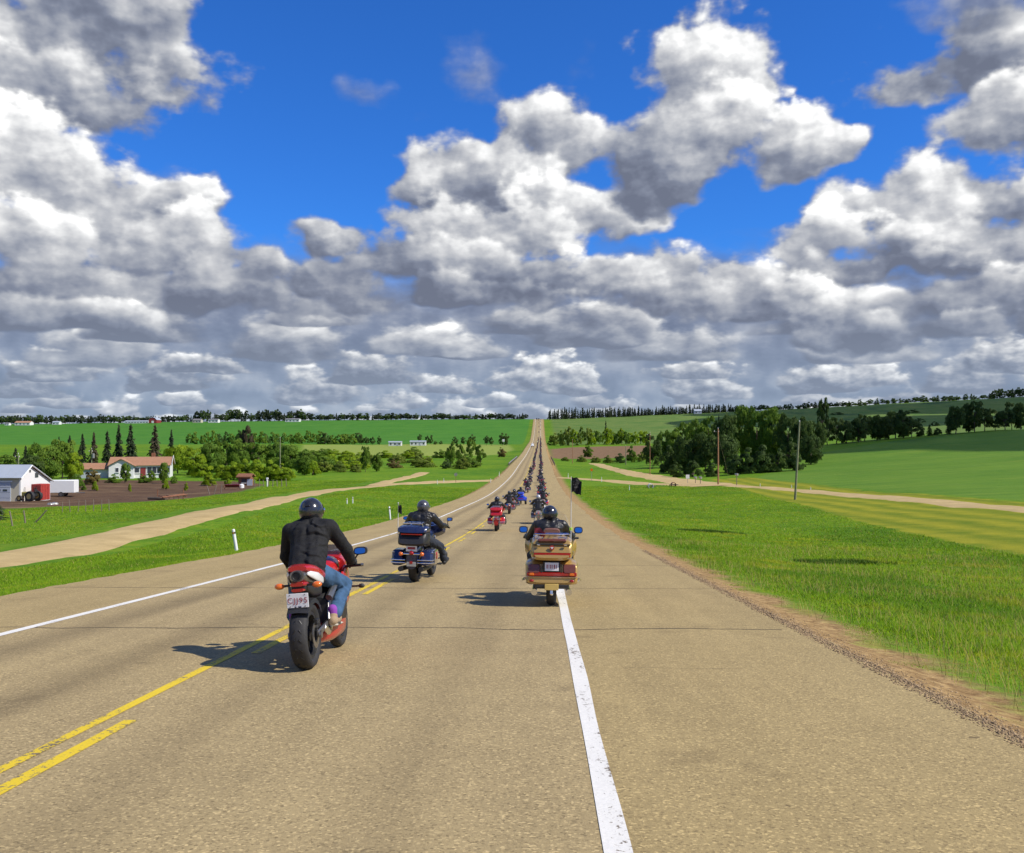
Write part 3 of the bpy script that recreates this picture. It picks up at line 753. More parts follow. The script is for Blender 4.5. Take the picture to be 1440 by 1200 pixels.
stand('dark_spruce', 'spruce', -8, 62, 700, 26, 'needle', 'dark young spruce beside the fence posts of the lawn', None)
# --- brush of the valley floor on the farm's side
g_ = random.Random(5)
for i in range(40):
    px = 438 + 274 * g_.random() ** 1.35; d = g_.uniform(235, 430); h = g_.uniform(9, 17) * (300 / d); x, y = at(px, d)
    if x > -19: continue
    m_ = g_.choice(['leaf_willow', 'leaf_willow', 'leaf_mid', 'leaf_mid', 'leaf_light', 'leaf_light', 'leaf_light', 'leaf_russet'])
    tree('willow_shrub', 'shrub', x, y, g_.uniform(2.2, 4.2), g_.uniform(2.2, 4.5), m_, _TONE[m_] + ' willow shrub in the brush of the valley bottom', 'valley brush shrubs', cat='shrub')
for px, top, d, w, k, m_ in ((514, 628, 232, 8, 'poplar', 'leaf_mid'), (530, 637, 236, 9, 'round', 'leaf_mid'), (500, 652, 228, 10, 'shrub', 'leaf_willow'), (478, 648, 226, 12, 'shrub', 'leaf_willow'), (455, 645, 224, 14, 'shrub', 'leaf_willow'),
                             (634, 622, 290, 9, 'poplar', 'leaf_mid'), (648, 624, 300, 9, 'open', 'leaf_mid'), (662, 618, 310, 8, 'open', 'leaf_mid'), (676, 626, 300, 9, 'open', 'leaf_mid'), (650, 640, 270, 14, 'shrub', 'leaf_willow'), (628, 645, 268, 10, 'shrub', 'leaf_dark'), (706, 628, 430, 7, 'shrub', 'leaf_russet')):
    stand('valley_tree', k, px, d, top, w, m_, looks(k, m_) + ' tree standing in the valley brush', 'valley trees')
# --- hedgerows and bushes of the middle distance
for i in range(30):
    px = 268 + i * 8.2 + g_.uniform(-3, 3); d = g_.uniform(700, 770)
    stand('hedgerow_bush', 'shrub', px, d, 607 + g_.uniform(-3, 4), g_.uniform(6, 10), g_.choice(['leaf_mid', 'leaf_dark', 'leaf_mid']), 'bush in the hedgerow between the sown field and the hay', 'hedgerow bushes', 'bush', True)
for px, top, w in ((508, 612, 5), (516, 614, 6), (524, 613, 5), (533, 613, 4), (590, 610, 4), (601, 611, 4), (606, 612, 4), (612, 620, 4), (620, 620, 3), (640, 614, 5), (652, 613, 5), (664, 611, 6), (684, 612, 5), (691, 613, 4), (706, 609, 7), (712, 610, 6)):
    stand('field_bush', 'round', px, 660, top, w, 'leaf_dark', 'dark bush beside the white trailers and hay field', 'bushes round the hay field', 'bush', True)
for i in range(22):
    px = 776 + i * 6.2 + g_.uniform(-2, 2); d = g_.uniform(640, 690)
    stand('field_edge_bush', 'round' if i % 3 else 'shrub', px, d, 604 + g_.uniform(-4, 4) + (5 if i < 3 else 0), g_.uniform(6, 9), g_.choice(['leaf_light', 'leaf_mid', 'leaf_willow']), 'bush in the belt behind the brown tilled field', 'bushes behind the tilled field', 'bush', True)
stand('lone_spruce', 'spruce', 852, 800, 591, 4, 'needle', 'lone small spruce standing above the bush belt', None, far=True)
for px, top, d, w, m_ in ((827, 623, 430, 8, 'leaf_mid'), (888, 626, 330, 9, 'leaf_mid'), (872, 637, 325, 10, 'leaf_dark'), (855, 640, 330, 8, 'leaf_willow'), (838, 641, 340, 9, 'leaf_willow'), (818, 640, 350, 8, 'leaf_willow'), (795, 642, 360, 7, 'leaf_willow'), (902, 634, 325, 8, 'leaf_willow')):
    stand('scrub_bush', 'shrub', px, d, top, w, m_, _TONE[m_] + ' scrubby bush between the tilled field and the gravel turnout', 'scrub by the turnout', 'bush')
# --- the big dark grove by the utility pole
for px, top, d, w, m_, k in ((918, 612, 262, 14, 'leaf_dark', 'poplar'), (930, 606, 270, 14, 'leaf_mid', 'open'), (948, 601, 268, 16, 'leaf_mid', 'round'), (962, 596, 285, 16, 'leaf_mid', 'open'), (980, 590, 262, 20, 'leaf_mid', 'round'), (1000, 586, 285, 17, 'leaf_mid', 'open'),
                             (1022, 580, 255, 20, 'leaf_dark', 'round'), (1042, 572, 268, 20, 'leaf_mid', 'round'), (1064, 570, 262, 22, 'leaf_mid', 'round'), (1086, 573, 258, 22, 'leaf_mid', 'round'), (1108, 580, 252, 20, 'leaf_dark', 'round'), (1130, 585, 248, 20, 'leaf_dark', 'round'), (1148, 590, 252, 16, 'leaf_dark', 'round'),
                             (940, 625, 232, 15, 'leaf_dark', 'shrub'), (965, 612, 228, 20, 'leaf_dark', 'round'), (992, 606, 226, 22, 'leaf_dark', 'round'), (1020, 612, 218, 20, 'leaf_dark', 'round'), (1110, 612, 222, 18, 'leaf_dark', 'shrub'), (1140, 610, 226, 18, 'leaf_dark', 'round')):
    stand('grove_tree', k, px, d, top, w, m_, looks(k, m_) + ' tall tree in the dense dark grove behind the utility pole', 'trees of the dark grove')
for px, top, w in ((1035, 638, 15), (1052, 628, 17), (1072, 624, 18), (1094, 628, 16), (1030, 650, 11), (1080, 645, 14), (975, 645, 14), (1000, 650, 12), (950, 648, 12), (1118, 636, 14)):
    stand('grove_shrub', 'shrub', px, 205, top, w, 'leaf_dark', 'dark rounded shrub at the foot of the grove', 'shrubs under the dark grove', 'shrub')
stand('grove_spruce', 'spruce', 1011, 262, 583, 7, 'needle', 'slim spruce tip among the leafy grove', None)
stand('tall_poplar', 'open', 1157, 300, 562, 9, 'leaf_dark', 'tall thin tree poking above the end of the grove', None)
# --- windbreak along the top of the sown field
for i in range(22):
    px = 1166 + i * 12.9 + g_.uniform(-3, 3)
    if 1286 < px < 1338: top, w, k = 598 + g_.uniform(-3, 3), 7, 'spruce' if i % 2 else 'shrub'
    elif px > 1338: top, w, k = 572 + g_.uniform(-6, 6), 14, g_.choice(['round', 'poplar', 'open'])
    else: top, w, k = 590 + g_.uniform(-6, 4), 14, g_.choice(['round', 'shrub', 'open'])
    if 1255 < px < 1278: top, w, k = 577, 16, 'round'
    stand('windbreak_tree', k, px, 316 + g_.uniform(-5, 8), top, w, 'leaf_dark', looks(k, 'leaf_dark') + ' tree in the windbreak along the sown field', 'windbreak trees')
# --- tree lines on the skyline
for i in range(112):
    px = 772 + i * 2.4 + g_.uniform(-1.2, 1.2); top = 576 - (px - 772) * .022 + g_.uniform(-3.5, 3.5)
    stand('skyline_spruce', 'spruce', px, 1315 + g_.uniform(-12, 12), top, g_.uniform(3.2, 4.6), 'needle', 'dark spruce in the long straight row on the far hilltop', 'spruces on the hilltop', far=True)
for i in range(210):
    px = -6 + i * 3.57 + g_.uniform(-2, 2); tall = 272 < px < 300 or 322 < px < 350 or 362 < px < 395 or 410 < px < 426
    kind = g_.choice(['spruce', 'round', 'round']) if px < 560 else g_.choice(['round', 'round', 'spruce'])
    top = (577 if tall else 584.5 - 2 * (px > 300)) + g_.uniform(-2.2, 2.2)
    stand('ridge_tree', kind, px, 1325 + g_.uniform(-14, 14), top, g_.uniform(3, 5) if kind == 'spruce' else g_.uniform(5, 8), 'needle' if kind == 'spruce' or i % 2 else 'leaf_dark', ('pointed spruce' if kind == 'spruce' else 'round leafy tree') + ' in the dark belt along the far ridge above the sown slope', 'trees on the far ridge', far=True)
for i in range(84):
    px = 1030 + i * 5.0 + g_.uniform(-2.5, 2.5); x, y = at(px, 1335)
    top = project(x, y, ground(x, y))[1] - g_.uniform(4, 9) - (4 if px > 1395 else 0)
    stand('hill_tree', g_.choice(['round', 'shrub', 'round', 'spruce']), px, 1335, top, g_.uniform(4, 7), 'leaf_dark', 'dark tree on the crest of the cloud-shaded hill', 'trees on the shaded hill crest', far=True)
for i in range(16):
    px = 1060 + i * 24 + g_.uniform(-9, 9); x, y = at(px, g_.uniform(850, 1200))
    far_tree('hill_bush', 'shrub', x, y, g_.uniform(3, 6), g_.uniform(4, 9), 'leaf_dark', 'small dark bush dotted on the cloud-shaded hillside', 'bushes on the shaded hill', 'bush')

# ------------------------------------------------------------------ verge grass and loose stones
def grass_material():
    m, nt, bs = new_mat('grass_blades')
    t = attr(nt, 'tone'); p = pos(nt)
    big = noise(nt, p, .35, 3, .6)
    c = mixc(nt, t, (.120, .265, .007), (.300, .450, .016))
    c = mixc(nt, (big - .52).ss(0, .16) * .7, c, (.400, .420, .024))
    sw = noise(nt, vmath(nt, 'MULTIPLY', p, (1, .5, 0)), .13, 3, .6); c = mixc(nt, (.50 - sw).ss(0, .12) * .55, c, (.075, .200, .006))
    c = mixc(nt, t.ss(.93, .97) * .8, c, (.50, .40, .14))
    g = nt.nodes.new('ShaderNodeNewGeometry')
    sock(nt, bs.inputs['Normal'], vmath(nt, 'NORMALIZE', vmath(nt, 'ADD', X(nt, g.outputs['Normal']), (0, 0, 2.2))))
    sock(nt, bs.inputs['Base Color'], c); bs.inputs['Roughness'].default_value = .6; bs.inputs['Specular IOR Level'].default_value = .2
    tr = nt.nodes.new('ShaderNodeBsdfTranslucent'); sock(nt, tr.inputs[0], mixc(nt, 1.0, c, (1.25, 1.2, .7), 'MULTIPLY'))
    mx = nt.nodes.new('ShaderNodeMixShader'); mx.inputs[0].default_value = .42
    nt.links.new(bs.outputs[0], mx.inputs[1]); nt.links.new(tr.outputs[0], mx.inputs[2]); nt.links.new(mx.outputs[0], nt.nodes['Material Output'].inputs[0])
    return m
M['grass'] = grass_material()
def blades(name, x, y, h, wid, label, m='grass', lean=.5, tone=None):
    n = len(x); a = nrg.uniform(0, 6.283, n); z = H(x, y)
    B = np.stack([x, y, z - .02], -1); side = np.stack([np.cos(a), np.sin(a), np.zeros(n)], -1) * wid[:, None]
    ln = nrg.normal(size=(n, 2)) * lean * h[:, None]; ln[:, 0] -= .10 * h
    tip = B + np.stack([ln[:, 0], ln[:, 1], h], -1)
    V = np.stack([B - side, B + side, tip], 1).reshape(-1, 3)
    me = np_mesh(name, V, np.arange(3 * n).reshape(n, 3))
    vattr(me, 'tone', np.repeat(np.clip(nrg.normal(.5, .25, n), 0, 1) if tone is None else tone, 3))
    return tag(link(name, me, M[m]), label, 'grass', kind='stuff')
def scatter(n, d0, d1, xa, xb, keep):
    d = d0 * (d1 / d0) ** nrg.random(n); x = xa + (xb - xa) * nrg.random(n)
    k = (np.abs(x) < .57 * d + 1.5) & keep(x, d); return x[k], d[k]
bare = lambda x, d: (vnoise(x, d, .5, 3) * .5 + vnoise(x, d, 1.7, 8) * .6)
x, d = scatter(620000, 7.5, 62, 3.9, 23, lambda x, d: ((x - 4.45) + bare(x, d) * .8 > 0) & (x < MOWN_IN(d)) & (nrg.random(len(x)) < np.clip((66 - d) / 34, 0, 1)))
hh = (.045 + .075 * nrg.random(len(x))) * (1 + .5 * vnoise(x, d, 1.3, 4)) * np.clip((x - 4.0) / 1.6, .35, 1)
blades('grass', x, d, hh, .004 + .00045 * d, 'lush green grass of the verge beside the wide shoulder')
x, d = scatter(240000, 12, 60, -19.3, -9.1, lambda x, d: ((-9.3 - x) + bare(x, d) * .35 > 0) & (x > np.interp(d, [0, 36, 57, 75], [-17.6, -17.8, -19.6, -20.4])) & (nrg.random(len(x)) < np.clip((64 - d) / 34, 0, 1)))
blades('grass', x, d, .05 + .07 * nrg.random(len(x)), .004 + .0005 * d, 'green grass bank between the oncoming shoulder and the gravel lane')
lane_c = spline([(-21, -30), (-20.6, 15), (-20.8, 36), (-22.8, 57), (-23.4, 75), (-26.5, 105), (-26.0, 135), (-21, 163), (-14.5, 180), (-8.2, 189)], 2.0)
def off_lane(x, d):
    k = np.abs(d[:, None] - lane_c[None, ::2, 1]).argmin(1); return np.abs(x - lane_c[::2][k, 0]) > 3.2 + .6 * vnoise(x, d, 2.0, 3)
x, d = scatter(150000, 48, 165, 4.6, 33, lambda x, d: ((x - 5.0) + bare(x, d) * .8 > 0) & (x < MOWN_IN(d)) & (nrg.random(len(x)) < np.clip((d - 44) / 24, 0, 1)))
blades('grass', x, d, .045 + .055 * nrg.random(len(x)), .0005 * d, 'green grass of the verge running down towards the gravel crossroad', lean=.6)
x, d = scatter(210000, 46, 175, -48, -9.6, lambda x, d: off_lane(x, d) & (poly_sd(SOIL, x, d) < -1) & ((d < 150) | (x < -30)) & ((x < -20) | (nrg.random(len(x)) < np.clip((d - 40) / 24, 0, 1))))
blades('grass', x, d, .045 + .055 * nrg.random(len(x)), .0005 * d, 'green grass round the gravel lane and the fence stakes of the farm', lean=.6)
x, d = scatter(16000, 8, 45, 4.2, 22, lambda x, d: (x < MOWN_IN(d)) & (vnoise(x, d, 2.3, 31) > -.1))
blades('seed_stalks', x, d, .16 + .16 * nrg.random(len(x)), .0022 + .00018 * d, 'thin pale seeding stalks standing over the verge grass', lean=.22, tone=np.full(len(x), 1.0))
M['rush'] = leaf_material('rush', (.045, .110, .012), (.100, .190, .020), .2)
for px, py, rx, ry, lab in ((1190, 793, 2.15, .95, 'long dark patch of rank grass standing in the verge'), (1000, 749, 2.2, .8, 'smaller dark patch of rank grass in the verge towards the crossroad')):
    cx, cy = G(px, py); n = 3000; t = nrg.uniform(0, 6.283, n); r = np.sqrt(nrg.random(n)) * (.8 + .3 * vnoise(t * 2, t * 0, 1.0, 5))
    x, d = cx + rx * r * np.cos(t), cy + ry * r * np.sin(t) + .25 * r * np.cos(t)
    blades('rank_grass', x, d, .12 + .13 * nrg.random(n) * (1 - r * .5), .010 + 0 * x, lab, 'rush', .3)
# loose stones washed along the pavement edge
oct_v = np.array([(1, 0, 0), (-1, 0, 0), (0, 1, 0), (0, -1, 0), (0, 0, 1), (0, 0, -1)], float); oct_f = np.array([(0, 2, 4), (2, 1, 4), (1, 3, 4), (3, 0, 4), (2, 0, 5), (1, 2, 5), (3, 1, 5), (0, 3, 5)])
def stones(name, x, y, s, z, label):
    n = len(x); J = oct_v[None] * nrg.uniform(.55, 1.25, (n, 6, 1)) * s[:, None, None]; a = nrg.uniform(0, 6.283, n); c_, s_ = np.cos(a)[:, None], np.sin(a)[:, None]
    V = np.stack([J[..., 0] * c_ - J[..., 1] * s_, J[..., 0] * s_ + J[..., 1] * c_, J[..., 2] * .7], -1) + np.stack([x, y, z], -1)[:, None]
    me = np_mesh(name, V.reshape(-1, 3), (oct_f[None] + 6 * np.arange(n)[:, None, None]).reshape(-1, 3)); vattr(me, 'tone', np.repeat(nrg.random(n), 6))
    return tag(link(name, me, M['stone']), label, 'gravel', kind='stuff')
def stone_material():
    m, nt, bs = new_mat('stone'); t = attr(nt, 'tone')
    sock(nt, bs.inputs['Base Color'], mixc(nt, t, (.10, .062, .028), (.42, .29, .15))); bs.inputs['Roughness'].default_value = .85; return m
M['stone'] = stone_material()
d = 5.5 * (30 / 5.5) ** nrg.random(26000); x = 3.22 + np.abs(nrg.normal(0, .27, len(d))) - .12 * nrg.random(len(d)); k = x < .56 * d + .5; x, d = x[k], d[k]
z = np.where(x < 3.28, np.interp(d, YS, ZS), H(x, d)); stones('gravel', x, d, .005 + .013 * nrg.random(len(x)) ** 3 + .0002 * d, z, 'loose brown gravel along the crumbling edge of the shoulder')
# ------------------------------------------------------------------ solid-modelling helper
class MB:
    """collects shapes into one mesh"""
    def __init__(s): s.V, s.F, s.n = [], [], 0
    def add(s, V, F):
        V = np.asarray(V, float); s.V.append(V); s.F += [tuple(int(q) + s.n for q in f) for f in F]; s.n += len(V); return s
    def box(s, c, size, rx=0, ry=0, rz=0, bev=.0, taper=(1, 1)):
        """bevelled box; taper scales the top face in x and y"""
        hx, hy, hz = (q / 2 for q in size); b = min(bev, hx * .95, hy * .95, hz * .95)
        rings = [(-hz, 1 - b / hx if b else 1, 1 - b / hy if b else 1), (-hz + b, 1, 1), (hz - b, 1, 1), (hz, 1 - b / hx if b else 1, 1 - b / hy if b else 1)] if b else [(-hz, 1, 1), (hz, 1, 1)]
        V = []; k = 8 if b else 4
        for z, fx, fy in rings:
            t = (z + hz) / (2 * hz); tx, ty = 1 + (taper[0] - 1) * t, 1 + (taper[1] - 1) * t; ax, ay = hx * fx * tx, hy * fy * ty
            if b: q = b * .9; V += [(-ax + q, -ay, z), (ax - q, -ay, z), (ax, -ay + q, z), (ax, ay - q, z), (ax - q, ay, z), (-ax + q, ay, z), (-ax, ay - q, z), (-ax, -ay + q, z)]
            else: V += [(-ax, -ay, z), (ax, -ay, z), (ax, ay, z), (-ax, ay, z)]
        m = Euler((rx, ry, rz)).to_matrix(); V = [tuple(m @ Vector(v) + Vector(c)) for v in V]; F = []
        for i in range(len(rings) - 1): F += [(i*k + j, i*k + (j+1) % k, (i+1)*k + (j+1) % k, (i+1)*k + j) for j in range(k)]
        F += [tuple(reversed(range(k))), tuple(range((len(rings)-1)*k, len(rings)*k))]
        return s.add(V, F)
    def loft(s, secs, k=20):
        """superellipse rings along y: (x, y, z, half width, half height, exponent[, dy of the top])"""
        V = []
        for q in secs:
            x, y, z, w, h, e = q[:6]; sh = q[6] if len(q) > 6 else 0
            for j in range(k):
                t = 2 * math.pi * j / k; c, n = math.cos(t), math.sin(t)
                px, pz = math.copysign(abs(c) ** (2 / e), c) * w, math.copysign(abs(n) ** (2 / e), n) * h
                V.append((x + px, y + sh * pz / max(h, 1e-6), z + pz))
        F = []
        for i in range(len(secs) - 1): F += [(i*k + j, (i+1)*k + j, (i+1)*k + (j+1) % k, i*k + (j+1) % k) for j in range(k)]
        F += [tuple(range(k)), tuple(reversed(range((len(secs)-1)*k, len(secs)*k)))]
        return s.add(V, F)
    def tube(s, path, r, k=8):
        path = np.asarray(path, float); r = [r] * len(path) if np.isscalar(r) else r
        V, F = tube_arrays(path, r, k); n = len(path)
        F = list(F) + [tuple(range(k)), tuple(reversed(range((n-1)*k, n*k)))]
        return s.add(V, F)
    def ball(s, c, r, k=14, rx=0, ry=0, rz=0):
        r = (r, r, r) if np.isscalar(r) else r; V = []; n = k // 2; m = Euler((rx, ry, rz)).to_matrix()
        for i in range(n + 1):
            p = math.pi * i / n
            for j in range(k):
                t = 2 * math.pi * j / k; V.append(tuple(m @ Vector((r[0] * math.sin(p) * math.cos(t), r[1] * math.sin(p) * math.sin(t), r[2] * math.cos(p))) + Vector(c)))
        return s.add(V, [(i*k + j, (i+1)*k + j, (i+1)*k + (j+1) % k, i*k + (j+1) % k) for i in range(n) for j in range(k)])
    def lathe(s, prof, c, k=40, axis='X'):
        """profile of (offset along the axis, radius), closed"""
        V = []; n = len(prof)
        for j in range(k):
            t = 2 * math.pi * j / k
            for a, r in prof:
                v = (a, r * math.cos(t), r * math.sin(t)) if axis == 'X' else (r * math.cos(t), a, r * math.sin(t)) if axis == 'Y' else (r * math.cos(t), r * math.sin(t), a)
                V.append(tuple(np.array(v) + c))
        return s.add(V, [(j*n + i, ((j+1) % k)*n + i, ((j+1) % k)*n + (i+1) % n, j*n + (i+1) % n) for j in range(k) for i in range(n)])
    def prism(s, pts, a, b, axis='X'):
        """outline extruded from a to b along an axis"""
        n = len(pts); V = []
        for e in (a, b):
            for u, v in pts: V.append((e, u, v) if axis == 'X' else (u, e, v) if axis == 'Y' else (u, v, e))
        return s.add(V, [(i, (i+1) % n, n + (i+1) % n, n + i) for i in range(n)] + [tuple(reversed(range(n))), tuple(range(n, 2*n))])
    def mesh(s, name, smooth=True, angle=38):
        me = bpy.data.meshes.new(name); me.from_pydata(np.concatenate(s.V).tolist(), [], s.F)
        bm = bmesh.new(); bm.from_mesh(me); bmesh.ops.remove_doubles(bm, verts=bm.verts, dist=1e-5); bmesh.ops.recalc_face_normals(bm, faces=bm.faces); bm.to_mesh(me); bm.free()
        if smooth:
            me.polygons.foreach_set('use_smooth', np.ones(len(me.polygons), bool)); me.set_sharp_from_angle(angle=R(angle))
        return me
    def build(s, name, m, parent=None, smooth=True, angle=38):
        return link(name, s.mesh(name, smooth, angle), M[m] if isinstance(m, str) else m, parent)

def text_mesh(s, size, m, parent, loc, rot, name='lettering', depth=.0008):
    cu = bpy.data.curves.new('t', 'FONT'); cu.body = s; cu.size = size; cu.align_x = 'CENTER'; cu.align_y = 'CENTER'; cu.extrude = depth; cu.resolution_u = 3; cu.space_character = 1.22
    o = bpy.data.objects.new('t', cu); COL.objects.link(o); dg = bpy.context.evaluated_depsgraph_get()
    me = bpy.data.meshes.new_from_object(o.evaluated_get(dg)); bpy.data.objects.remove(o); bpy.data.curves.remove(cu)
    k = link(name, me, M[m], parent); k.location = loc; k.rotation_euler = rot; return k

def caps(parts, voxel, smooth=4, wrinkle=0.0, seed=0):
    """one continuous skin over tapered capsules (a, b, radius at a, radius at b[, flatten])"""
    mb = MB()
    for q in parts:
        a, b, ra, rb = np.array(q[0], float), np.array(q[1], float), q[2], q[3]
        n = unit(b - a) if np.linalg.norm(b - a) > 1e-6 else np.array((0, 0, 1.0)); pa, pr = [], []
        for i in range(1, 6): t = math.pi / 2 * i / 6; pa.append(a - n * ra * math.cos(t)); pr.append(ra * math.sin(t))
        for t in np.linspace(0, 1, 5): pa.append(a + (b - a) * t); pr.append(ra + (rb - ra) * t)
        for i in range(5, 0, -1): t = math.pi / 2 * i / 6; pa.append(b + n * rb * math.cos(t)); pr.append(rb * math.sin(t))
        V, F = tube_arrays(np.array([a + (b - a) * .5 if False else p for p in pa]), pr, 12); k = 12
        if len(q) > 4:                                              # flatten along one axis about the capsule's line
            ax, f = q[4]; mid = (a + b) / 2; V[:, ax] = mid[ax] + (V[:, ax] - mid[ax]) * f
        F = list(F) + [tuple(range(k)), tuple(reversed(range(len(V) - k, len(V))))]
        mb.add(V, F)
    me = mb.mesh('skin', False); o = bpy.data.objects.new('tmp', me); COL.objects.link(o)
    r = o.modifiers.new('r', 'REMESH'); r.mode = 'VOXEL'; r.voxel_size = voxel
    sm = o.modifiers.new('s', 'SMOOTH'); sm.iterations = smooth; sm.factor = .5
    dg = bpy.context.evaluated_depsgraph_get(); out = bpy.data.meshes.new_from_object(o.evaluated_get(dg)); bpy.data.objects.remove(o); bpy.data.meshes.remove(me)
    n = len(out.vertices); co = np.empty(n * 3, np.float32); out.vertices.foreach_get('co', co); co = co.reshape(-1, 3)
    if wrinkle:
        nr = np.empty(n * 3, np.float32); out.vertices.foreach_get('normal', nr); nr = nr.reshape(-1, 3)
        x_, y_, z_ = co[:, 0], co[:, 1], co[:, 2]; u = z_ + .35 * np.abs(x_) + .35 * y_
        ph = 2.4 * vnoise(x_ + .3 * z_, y_ + .4 * z_, .13, seed + 1) + 1.2 * vnoise(x_ - .5 * z_, y_ + z_, .06, seed + 4)
        mk = np.clip(vnoise(x_ + .5 * y_, z_ + .3 * x_, .17, seed + 2) * 1.2 + .35, 0, 1)
        w = (np.sin(u * 62 + ph * 2) + .5 * np.sin(u * 118 + ph * 3 + 2)) * mk * .8 + .3 * vnoise(x_ + y_, z_ - x_, .05, seed + 3)
        co = co + nr * (w * wrinkle)[:, None]; out.vertices.foreach_set('co', co.ravel().astype(np.float32))
    out.polygons.foreach_set('use_smooth', np.ones(len(out.polygons), bool)); out.update()
    return out

# ------------------------------------------------------------------ materials of machines and riders
def glossy_paint(name, c, flake=.15, rough=.28):
    m, nt, bs = new_mat(name); p = objco(nt)
    n = noise(nt, p, 9, 4, .65)
    sock(nt, bs.inputs['Base Color'], mixc(nt, (n - .5) * 1.6 + .35, c, tuple(q * .78 + .015 for q in c)))
    sock(nt, bs.inputs['Roughness'], (n - .5) * .2 + rough)
    bs.inputs['Metallic'].default_value = flake; bs.inputs['Coat Weight'].default_value = .7; bs.inputs['Coat Roughness'].default_value = .08
    return m
M['red'] = glossy_paint('red_paint', (.50, .012, .014)); M['gold'] = glossy_paint('gold_paint', (.50, .305, .078), .38, .30)
M['blue'] = glossy_paint('blue_paint', (.02, .06, .55)); M['navy'] = glossy_paint('navy_paint', (.014, .022, .075)); M['maroon'] = glossy_paint('maroon_paint', (.16, .012, .016))
M['black_paint'] = glossy_paint('black_paint', (.012, .012, .014)); M['white_panel'] = glossy_paint('white_panel', (.72, .72, .72), 0); M['silver'] = glossy_paint('silver_paint', (.42, .43, .44), .5)
M['black'] = simple('black_plastic', (.018, .018, .019), .5, bmp=.15); M['grey'] = simple('grey_alloy', (.23, .23, .235), .38, .8)
M['chrome'] = simple('chrome', (.78, .78, .80), .10, 1.0, .06); M['steel'] = simple('dull_steel', (.30, .29, .28), .34, .9, .2)
M['rubber'] = simple('rubber', (.026, .025, .025), .72, var=.35, scale=14, bmp=.3, bscale=90); M['seat'] = simple('seat_vinyl', (.022, .021, .021), .48, bmp=.3, bscale=120)
M['brown_seat'] = simple('brown_vinyl', (.17, .075, .05), .5, bmp=.3, bscale=100); M['brown_lens'] = simple('brown_lens', (.15, .045, .022), .25, coat=.5)
M['red_lens'] = simple('red_lens', (.34, .010, .010), .14, coat=.8, var=.2, scale=30); M['orange_lens'] = simple('orange_lens', (.72, .15, .012), .2, coat=.8); M['plate'] = simple('licence_plate', (.74, .74, .76), .4, var=.05)
M['plate_red'] = simple('plate_lettering', (.30, .03, .05), .5); M['yellow_tag'] = simple('pale_gold_flap', (.62, .44, .13), .5)
M['mirror'] = simple('mirror_glass', (.72, .76, .82), .03, 1.0, .02)
M['jacket'] = simple('black_cloth', (.0115, .0115, .0125), .82, var=.25, scale=14, bmp=.35, bscale=260, spec=.35); M['leather'] = simple('black_leather', (.016, .015, .015), .40, var=.25, scale=12, bmp=.3, bscale=110)
M['jeans'] = simple('blue_denim', (.055, .115, .21), .9, var=.35, scale=7, bmp=.4, bscale=240, spec=.2); M['dark_jeans'] = simple('dark_denim', (.022, .028, .042), .9, var=.3, bmp=.3, bscale=200)
M['skin'] = simple('skin', (.45, .26, .18), .5, var=.08); M['helmet'] = glossy_paint('helmet_shell', (.016, .016, .018), .0, .22); M['helmet_grey'] = glossy_paint('helmet_grey', (.085, .085, .09), .3, .3); M['helmet_silver'] = glossy_paint('helmet_silver', (.46, .46, .48), .3, .3)
M['visor'] = simple('smoked_visor', (.02, .02, .025), .06, coat=.6); M['glove'] = simple('glove_leather', (.017, .016, .016), .6, bmp=.3, bscale=120); M['shoe'] = simple('tan_suede', (.33, .235, .14), .85, var=.2, scale=20, bmp=.3); M['sole'] = simple('pale_sole', (.48, .43, .35), .8); M['sock'] = simple('purple_sock', (.24, .05, .34), .9); M['boot'] = simple('black_boot', (.018, .017, .016), .5, bmp=.2)
M['flag'] = simple('black_flag', (.010, .010, .011), .85, var=.2, bmp=.3, bscale=200); M['flag_pale'] = simple('flag_emblem', (.085, .082, .08), .85, var=.6, scale=60); M['maroon_cloth'] = simple('maroon_cloth', (.20, .018, .028), .85, bmp=.3, bscale=150)
M['pole_white'] = simple('white_rod', (.62, .62, .60), .4); M['lime'] = simple('lime_tape', (.35, .55, .04), .6)
def glass_material(name, tint, rough=.03, through=.8):
    m, nt, bs = new_mat(name); p = objco(nt); n = noise(nt, p, 5, 3, .6)
    bs.inputs['Base Color'].default_value = (*tint, 1); sock(nt, bs.inputs['Roughness'], n * .06 + rough); bs.inputs['Alpha'].default_value = 1 - through
    bs.inputs['Specular IOR Level'].default_value = .6; return m
M['screen'] = glass_material('windscreen', (.75, .74, .68), .04, .78); M['screen_dark'] = glass_material('dark_windscreen', (.03, .03, .035), .04, .35)
M['glass'] = simple('window_glass', (.05, .06, .075), .06, var=.3, scale=2)

